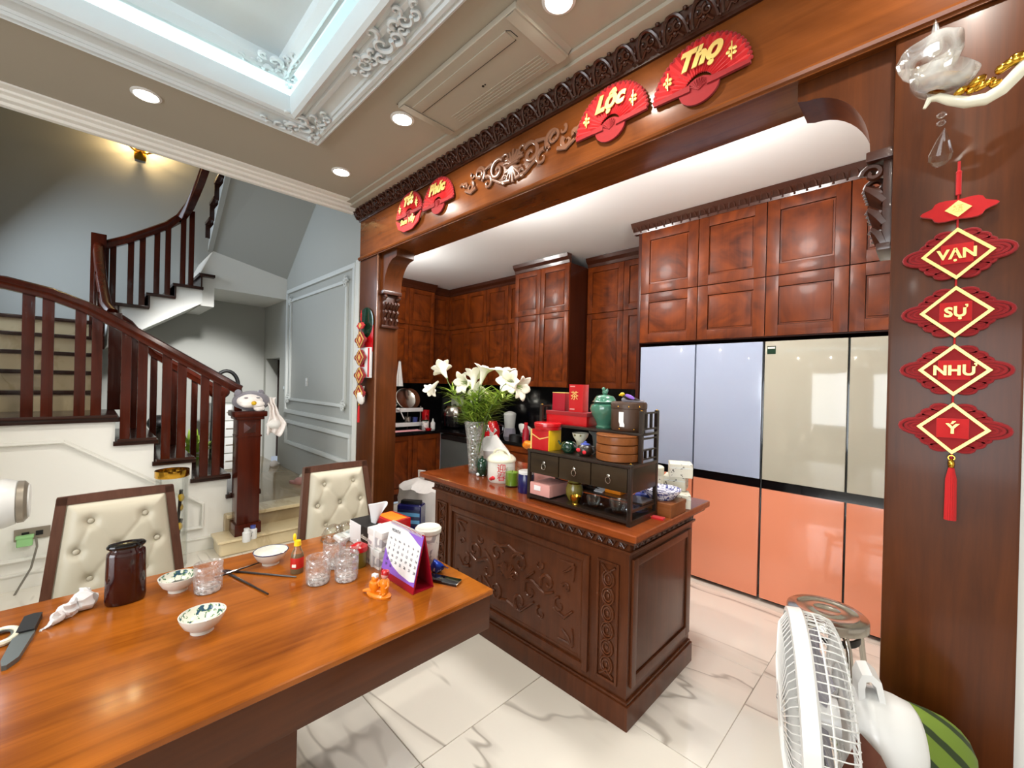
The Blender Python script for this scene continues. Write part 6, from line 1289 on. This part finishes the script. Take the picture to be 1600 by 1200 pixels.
t = thing('white_sack', 'crumpled clear white sack beside the island end', 'bag', (-3.2, 2.62, 0)); m = MB().sph((0, 0, .15), (.22, .2, .17), 20); m.wob(.06, 7, 9); obj('sack_body', m, 'plasticbag', t); obj('twisted_neck', MB().tube([(0, 0, .3), (.02, .02, .36), (.05, .0, .4)], [.03, .02, .035], 8), 'plasticbag', t)

# ------------------------------------------------------------------ stool, fan and sack by the near column
sp_ = Vector((-.335, 2.52, 0))
so = thing('metal_stool', 'round stainless steel stool standing before the coral fridge doors', 'stool', sp_)
obj('seat', MB().lathe([(0, .445), (.05, .446), (.055, .449), (.062, .446), (.118, .447), (.124, .451), (.13, .447), (.152, .446), (.16, .44), (.162, .43), (.162, .405), (.155, .4), (.15, .405), (0, .41)], n=40), 'steel', so)
obj('under_ring', MB().lathe([(.12, .34), (.13, .34), (.13, .37), (.12, .37)], n=28), 'blackmatte', so)
for k in range(4):
    a = .70 + k * PI / 2
    l = obj('leg', MB().tube([(.10 * math.cos(a), .10 * math.sin(a), .395), (.135 * math.cos(a), .135 * math.sin(a), .385), (.155 * math.cos(a), .155 * math.sin(a), .34), (.20 * math.cos(a), .20 * math.sin(a), .02)], .0125, 10), 'steel', so)
    obj('rubber_foot', MB().cyl((.197 * math.cos(a), .197 * math.sin(a), .035), (.202 * math.cos(a), .202 * math.sin(a), 0), .0165, n=12), 'greyrubber', l)
# white pedestal fan
fc = Vector((-.138, 1.108, .815))
fa = thing('pedestal_fan', 'white floor fan facing the island, wire guard seen from its side', 'fan', (fc.x, fc.y, 0))
ax = Vector((-.955, -.285, -.045)).normalized()                      # direction the fan blows
Q = ax.to_track_quat('Z', 'Y').to_matrix(); c0 = Vector((0, 0, fc.z))
RF = .192
def FP(r, a, d): return c0 + Q @ Vector((r * math.cos(a), r * math.sin(a), d))
def ringf(r, d, n=48): return [FP(r, 2 * PI * i / n, d) for i in range(n)]
obj('guard_rim', MB().lathe([(RF - .004, .068), (RF + .006, .066), (RF + .008, .04), (RF + .004, .036), (RF - .004, .04)], c0, 56, Q), 'white', fa)
m = MB()
for i in range(76):
    a = 2 * PI * i / 76; m.tube([FP(.06, a, -.024), FP(RF * .88, a, -.022), FP(RF * .97, a, -.014), FP(RF * 1.0, a, .002), FP(RF + .002, a, .045)], .0012, 4)
m.tube(ringf(RF * 1.0, .018), .002, 5, True).tube(ringf(RF * .84, -.021), .002, 5, True).tube(ringf(RF * .55, -.023), .002, 5, True)
obj('rear_guard', m, 'white', fa)
m = MB()
for i in range(76):
    a = 2 * PI * i / 76; m.tube([FP(.04, a, .088), FP(RF * .5, a + .18, .088), FP(RF * .85, a + .3, .08), FP(RF - .002, a + .34, .062)], .0011, 4)
m.lathe([(0, .09), (.042, .09), (.042, .084), (0, .084)], c0, 24, Q); obj('front_guard', m, 'white', fa)
for k in range(5):
    def bl(u, v, k=k): a = k * 2 * PI / 5 + (u - .5) * .85 * (.6 + .4 * v); r = .035 + v * (RF - .06); return FP(r, a, .022 + .03 * (u - .5))
    m = MB().grid(bl, 6, 6); m.solid(.003); obj('blade', m, 'plushgrey', fa)
obj('hub', MB().lathe([(0, .05), (.03, .045), (.036, .0), (.036, -.015), (0, -.015)], c0, 20, Q), 'white', fa)
obj('motor_housing', MB().lathe([(.0, -.025), (.066, -.025), (.07, -.03), (.071, -.047), (.075, -.052), (.079, -.058), (.079, -.068), (.072, -.11), (.064, -.134), (.052, -.142), (0, -.144)], c0, 36, Q), 'white', fa)
upv = (Vector((0, 0, 1)) - ax * ax.z).normalized()
hb = [c0 + ax * d + upv * h for d, h in ((-.045, .055), (-.045, .1), (-.052, .118), (-.068, .122), (-.082, .11), (-.088, .07))]
m = MB(); sdv = ax.cross(upv).normalized() * .026
for s in (0,): 
    out = [p for p in hb]; inn = [c0 + ax * d + upv * h for d, h in ((-.078, .07), (-.073, .1), (-.065, .108), (-.058, .105), (-.056, .09), (-.056, .055))]
    m.prism([p - sdv for p in out + inn], sdv * 2)
obj('carry_handle', m, 'white', fa)
obj('neck', MB().tube([c0 - ax * .085 + Vector((0, 0, -.05)), c0 - ax * .09 + Vector((0, 0, -.16)), (c0 - ax * .09 + Vector((0, 0, -.22)))], [.036, .03, .03], 16), 'white', fa)
pb_ = c0 - ax * .09
obj('pole', MB().cyl((pb_.x, pb_.y, .03), (pb_.x, pb_.y, .6), .018, n=16), 'white', fa); obj('base', MB().lathe([(0, 0), (.125, 0), (.13, .012), (.12, .028), (.04, .04), (0, .045)], (pb_.x, pb_.y, 0), 32), 'white', fa)
# green striped sack on a dark chest
ch = thing('wooden_chest', 'low dark chest against the near column', 'chest', (.02, 1.42, 0)); obj('chest_body', MB().b2((-.13, -.12, 0), (.2, .15, .5), .006), 'brownpaper', ch); obj('lid', MB().b2((-.14, -.13, .5), (.21, .155, .53), .006), 'brownpaper', ch)
sk = thing('striped_sack', 'green sack with dark stripes lying at the near column foot', 'sack', (-.045, 1.40, .531), .35)
m = MB().sph((0, 0, .11), (.14, .1, .112), 28); m.wob(.018, 9, 4)
for v in m.bm.verts: v.co.z = max(v.co.z, .001)
o_ = obj('sack_body', m, 'stripe_green', sk); obj('tied_corner', MB().tube([(-.15, -.03, .05), (-.19, -.05, .035), (-.21, -.055, .02)], [.03, .016, .026], 10), 'stripe_green', sk)
o_.rotation_euler = (.0, .0, 0)
pb2 = thing('paper_bag', 'folded brown paper bag peak between fan and striped sack', 'bag', (-.06, 1.02, 0), .7); obj('bag_body', MB().prism([(-.055, -.02, 0), (.055, -.02, 0), (.055, -.02, .74), (0, -.015, .85), (-.055, -.02, .74)], (0, .05, 0)), 'brownpaper', pb2, smooth=False); obj('fold', MB().prism([(-.01, -.024, .1), (.0, -.026, .1), (.0, -.02, .83)], (0, .003, 0)), 'brownpaper', pb2, smooth=False)
# ------------------------------------------------------------------ along the staircase wall
p = OX(266, 835, -4.15)
gv = thing('floor_vase', 'tall clear glass floor vase with a gold rim behind the chair', 'vase', (-4.18, .47, 0))
zt = OX(266, 735, -4.18).z; RV = .10
obj('glass_body', MB().lathe([(0, 0), (RV, 0), (RV + .003, .01), (RV + .003, zt), (RV - .003, zt), (RV - .003, .02), (0, .02)], n=32), 'glass', gv); obj('gold_rim', MB().lathe([(RV + .004, zt - .05), (RV + .008, zt - .045), (RV + .008, zt + .004), (RV - .006, zt + .004), (RV - .006, zt - .04)], n=32), 'goldmetal', gv)
m = MB()
rr = random.Random(5)
for k in range(16): a = rr.uniform(0, 6.28); m.tube([(.02 * math.cos(a), .02 * math.sin(a), .03), (.06 * math.cos(a), .06 * math.sin(a), rr.uniform(.3, .62))], [.006, .014], 6)
obj('dried_stalk', m, 'ebony', gv); m = MB()
for k in range(9): a = rr.uniform(0, 6.28); m.sph((.06 * math.cos(a), .06 * math.sin(a), rr.uniform(.3, .55)), (.02, .02, .03), 8)
obj('dried_flower', m, 'yellow', gv)
p = OX(51, 833, XS); ws = thing('wall_socket', 'grey metal wall socket low on the white stair wall', 'socket', (XS, p.y, p.z)); obj('plate', MB().b2((0, -.085, -.04), (.01, .085, .04), .004), 'socket', ws); obj('outlet', MB().b2((.009, -.05, -.016), (.013, -.015, .016), .002).b2((.009, .015, -.016), (.013, .05, .016), .002), 'blackmatte', ws)
pg_ = thing('plug_adapter', 'translucent green plug with a grey cable in the wall socket', 'plug', (XS + .013, p.y - .03, p.z - .02)); obj('plug_body', MB().b2((0, -.04, -.05), (.05, .035, .02), .01, 3).b2((.005, -.045, .005), (.055, .04, .022), .006), 'limegreen', pg_)
e = OX(10, 945, XS + .3) - Vector(pg_.location); m = MB().tube([(.04, .05, .0), (.05, .055, -.06), (.06, .03, -.2), (.1, -.06, -.4), (.16, -.16, -.6), (.2, -.2, -.75)], .006, 8); obj('cable', m, 'wire', pg_)
fp_ = OX(-22, 790, -3.35)
wf = thing('standing_fan', 'white fan head cut off by the picture edge beside the wall socket', 'fan', (fp_.x, fp_.y, 0)); hz = fp_.z
obj('motor_housing', MB().lathe([(0, -.16), (.09, -.15), (.125, -.05), (.125, .06), (.11, .10), (.1, .105)], (0, 0, hz), 28, Matrix.Rotation(-PI / 2, 3, 'X')), 'white', wf); obj('end_cap', MB().lathe([(.10, .1), (.108, .105), (.106, .128), (.09, .14), (0, .145)], (0, 0, hz), 28, Matrix.Rotation(-PI / 2, 3, 'X')), 'socket', wf)
obj('end_disc', MB().lathe([(0, .15), (.085, .146), (.085, .14), (0, .14)], (0, 0, hz), 28, Matrix.Rotation(-PI / 2, 3, 'X')), 'white', wf)
obj('pole', MB().cyl((0, -.02, .03), (0, -.02, hz - .1), .045, .04, 16), 'white', wf); obj('base', MB().lathe([(0, 0), (.2, 0), (.2, .02), (.06, .05), (0, .05)], (0, -.02, 0)), 'white', wf)
# plush toy and towel on the newel
pt_ = thing('plush_toy', 'grey and white plush cat lying on the newel post cap', 'plush toy', (NX, NY, 1.2055))
obj('body', MB().sph((0.02, .02, .085), (.11, .15, .085), 18).wob(.012, 12, 3), 'plushgrey', pt_); hd = obj('head', MB().sph((.085, .0, .085), (.06, .105, .06), 18), 'plushwhite', pt_)
obj('ear', MB().sph((.05, -.085, .15), (.025, .03, .035), 10), 'plushgrey', pt_); obj('ear', MB().sph((.05, .085, .15), (.025, .03, .035), 10), 'plushgrey', pt_); obj('muzzle', MB().sph((.125, -.035, .06), (.03, .05, .03), 12).sph((.125, .05, .06), (.03, .05, .03), 12), 'plushwhite', hd); obj('nose', MB().sph((.15, .01, .07), (.012, .02, .018), 10), 'yellow', hd)
obj('eye', MB().sph((.135, -.045, .115), (.008, .016, .006), 8), 'plushgrey', hd); obj('eye', MB().sph((.135, .045, .115), (.008, .016, .006), 8), 'plushgrey', hd); obj('paw', MB().sph((.11, .06, .025), (.035, .045, .028), 12), 'plushwhite', pt_)
tw = thing('hand_towel', 'white towel draped off the side of the newel post', 'towel', (NX + .07, NY + .185, 0)); 
m = MB().grid(lambda u, v: Vector((.02 * math.sin(14 * u + 3 * v) + .02 * math.sin(PI * v), (u - .5) * (.10 + .05 * math.sin(6 * v)) + .02 * math.sin(5 * v), 1.0 + .32 * v - .05 * abs(u - .4) * (1 - v))), 16, 18); m.solid(.012); m.wob(.012, 14, 6); obj('towel', m, 'plushwhite', tw, angle=3); obj('folded_end', MB().sph((.01, .0, 1.08), (.035, .06, .05), 12).wob(.02, 18, 2), 'whitecloth', tw)
def sb(lab, u, v, m_, cap):
    p = OZ(u, v, .1405); t = thing('small_bottle', lab, 'bottle', p, 0, 'little bottles on the marble step'); obj('bottle_body', MB().lathe([(0, 0), (.028, 0), (.03, .004), (.03, .075), (.02, .085), (0, .085)]), m_, t); obj('cap', MB().cyl((0, 0, .085), (0, 0, .108), .02, n=14), cap, t)
sb('white little bottle against the newel base', 385, 846, 'white', 'white'); sb('white little bottle with a blue label beside the other', 395, 841, 'floral', 'blueceram')
p = OZ(428, 723, .2805); 
def slipper(lab, loc, rz, m_):
    t = thing('slipper', lab, 'slipper', loc, rz, 'slippers at the stair foot'); obj('sole', MB().lathe([(0, 0), (.045, 0), (.047, .01), (.045, .02), (0, .02)], n=20, sx=1, sy=2.6), m_, t); obj('upper', MB().sph((0, -.045, .025), (.05, .075, .05), 14), m_, t)
p1_ = OZ(430, 727, .2805); p2_ = OZ(474, 748, .2805); p3_ = OZ(464, 755, .2805)
slipper('white slipper by the narrow dark doorway', (p1_.x, p1_.y, .2805), .9, 'plushwhite'); slipper('cream slipper on the raised floor behind the chair', (p2_.x, p2_.y, .2805), 1.2, 'cream_p'); slipper('pinkish slipper beside the cream one behind the chair', (p3_.x, p3_.y, .2805), 1.9, 'pink')
# under the stairs
cw = thing('drawer_unit', 'pale drawer unit under the stairs', 'drawers', (-6.62, OX(360, 670, -6.42).y - .05, .2805)); obj('carcass', MB().b2((-.25, -.2, 0), (.2, .3, .86), .006), 'wall_blue', cw)
for k in range(4): d = obj('drawer', MB().b2((.2, -.19, .02 + .21 * k), (.215, .29, .215 + .21 * k), .005), 'white', cw); obj('handle', MB().b2((.215, .0, .12 + .21 * k), (.225, .1, .13 + .21 * k), .002), 'socket', d)
al = thing('arched_lamp', 'black arched lamp standing under the stairs', 'lamp', (-6.1, 1.16, .2805)); q0 = OX(335, 600, -6.1); q1 = OX(372, 612, -6.1); qt = OX(352, 577, -6.1)
pts = []
for i in range(13): a = PI * i / 12; pts.append((0, (q1.y + q0.y) / 2 - 1.16 - (q1.y - q0.y) / 2 * math.cos(a), q0.z - .28 - .02 + (qt.z - q0.z) * math.sin(a)))
obj('arm', MB().tube([(0, pts[0][1] - .02, .02)] + pts, .022, 10), 'blackmatte', al); obj('lamp_head', MB().cyl(pts[-1], (0, pts[-1][1] + .01, pts[-1][2] - .12), .03, .045, 14), 'blackmatte', al); obj('foot', MB().lathe([(0, 0), (.12, 0), (.12, .02), (0, .03)], (0, pts[0][1] - .02, 0)), 'blackmatte', al)
pp_ = thing('potted_plant', 'leafy plant in a lime green pot under the stairs', 'plant', (-6.05, .86, .2805)); obj('pot', MB().lathe([(0, 0), (.1, 0), (.14, .22), (.15, .25), (.13, .25), (.12, .22), (0, .2)]), 'lime', pp_)
m = MB()
for k in range(70):
    a = rr.uniform(0, 6.28); el = rr.uniform(.2, 1.4); L = rr.uniform(.12, .32); d = Vector((math.cos(a) * math.cos(el), math.sin(a) * math.cos(el), math.sin(el))); b = Vector((0, 0, .26)) + d * L * .5; e = b + d * L * .6; sd = d.cross(Vector((0, 0, 1))).normalized() * .03; md = (b + e) / 2
    m.face([b, md + sd, e]); m.face([b, e, md - sd])
fo = obj('foliage', m, 'leaf', pp_, smooth=False); fo['kind'] = 'stuff'
hm = thing('helmet', 'dark helmet on a stand behind the plant under the stairs', 'helmet', (-6.75, .62, .2805)); obj('shell', MB().sph((0, 0, .62), (.13, .12, .1), 16), 'blackmatte', hm); obj('stand', MB().cyl((0, 0, 0), (0, 0, .56), .03, n=10).b2((-.1, -.1, 0), (.1, .1, .03), .01), 'ebony', hm); obj('visor', MB().sph((.08, 0, .6), (.08, .1, .03), 12), 'black', hm)
bk = thing('storage_crate', 'dark crate with folded cloth beneath the stair balusters', 'crate', (-5.95, .32, .2805)); obj('crate_body', MB().b2((-.2, -.2, 0), (.2, .18, .3), .01), 'ebony', bk); obj('cloth', MB().sph((0, 0, .32), (.17, .15, .07), 14).wob(.03, 9, 2), 'blackmatte', bk)
for n_ in ('foliage',): pass
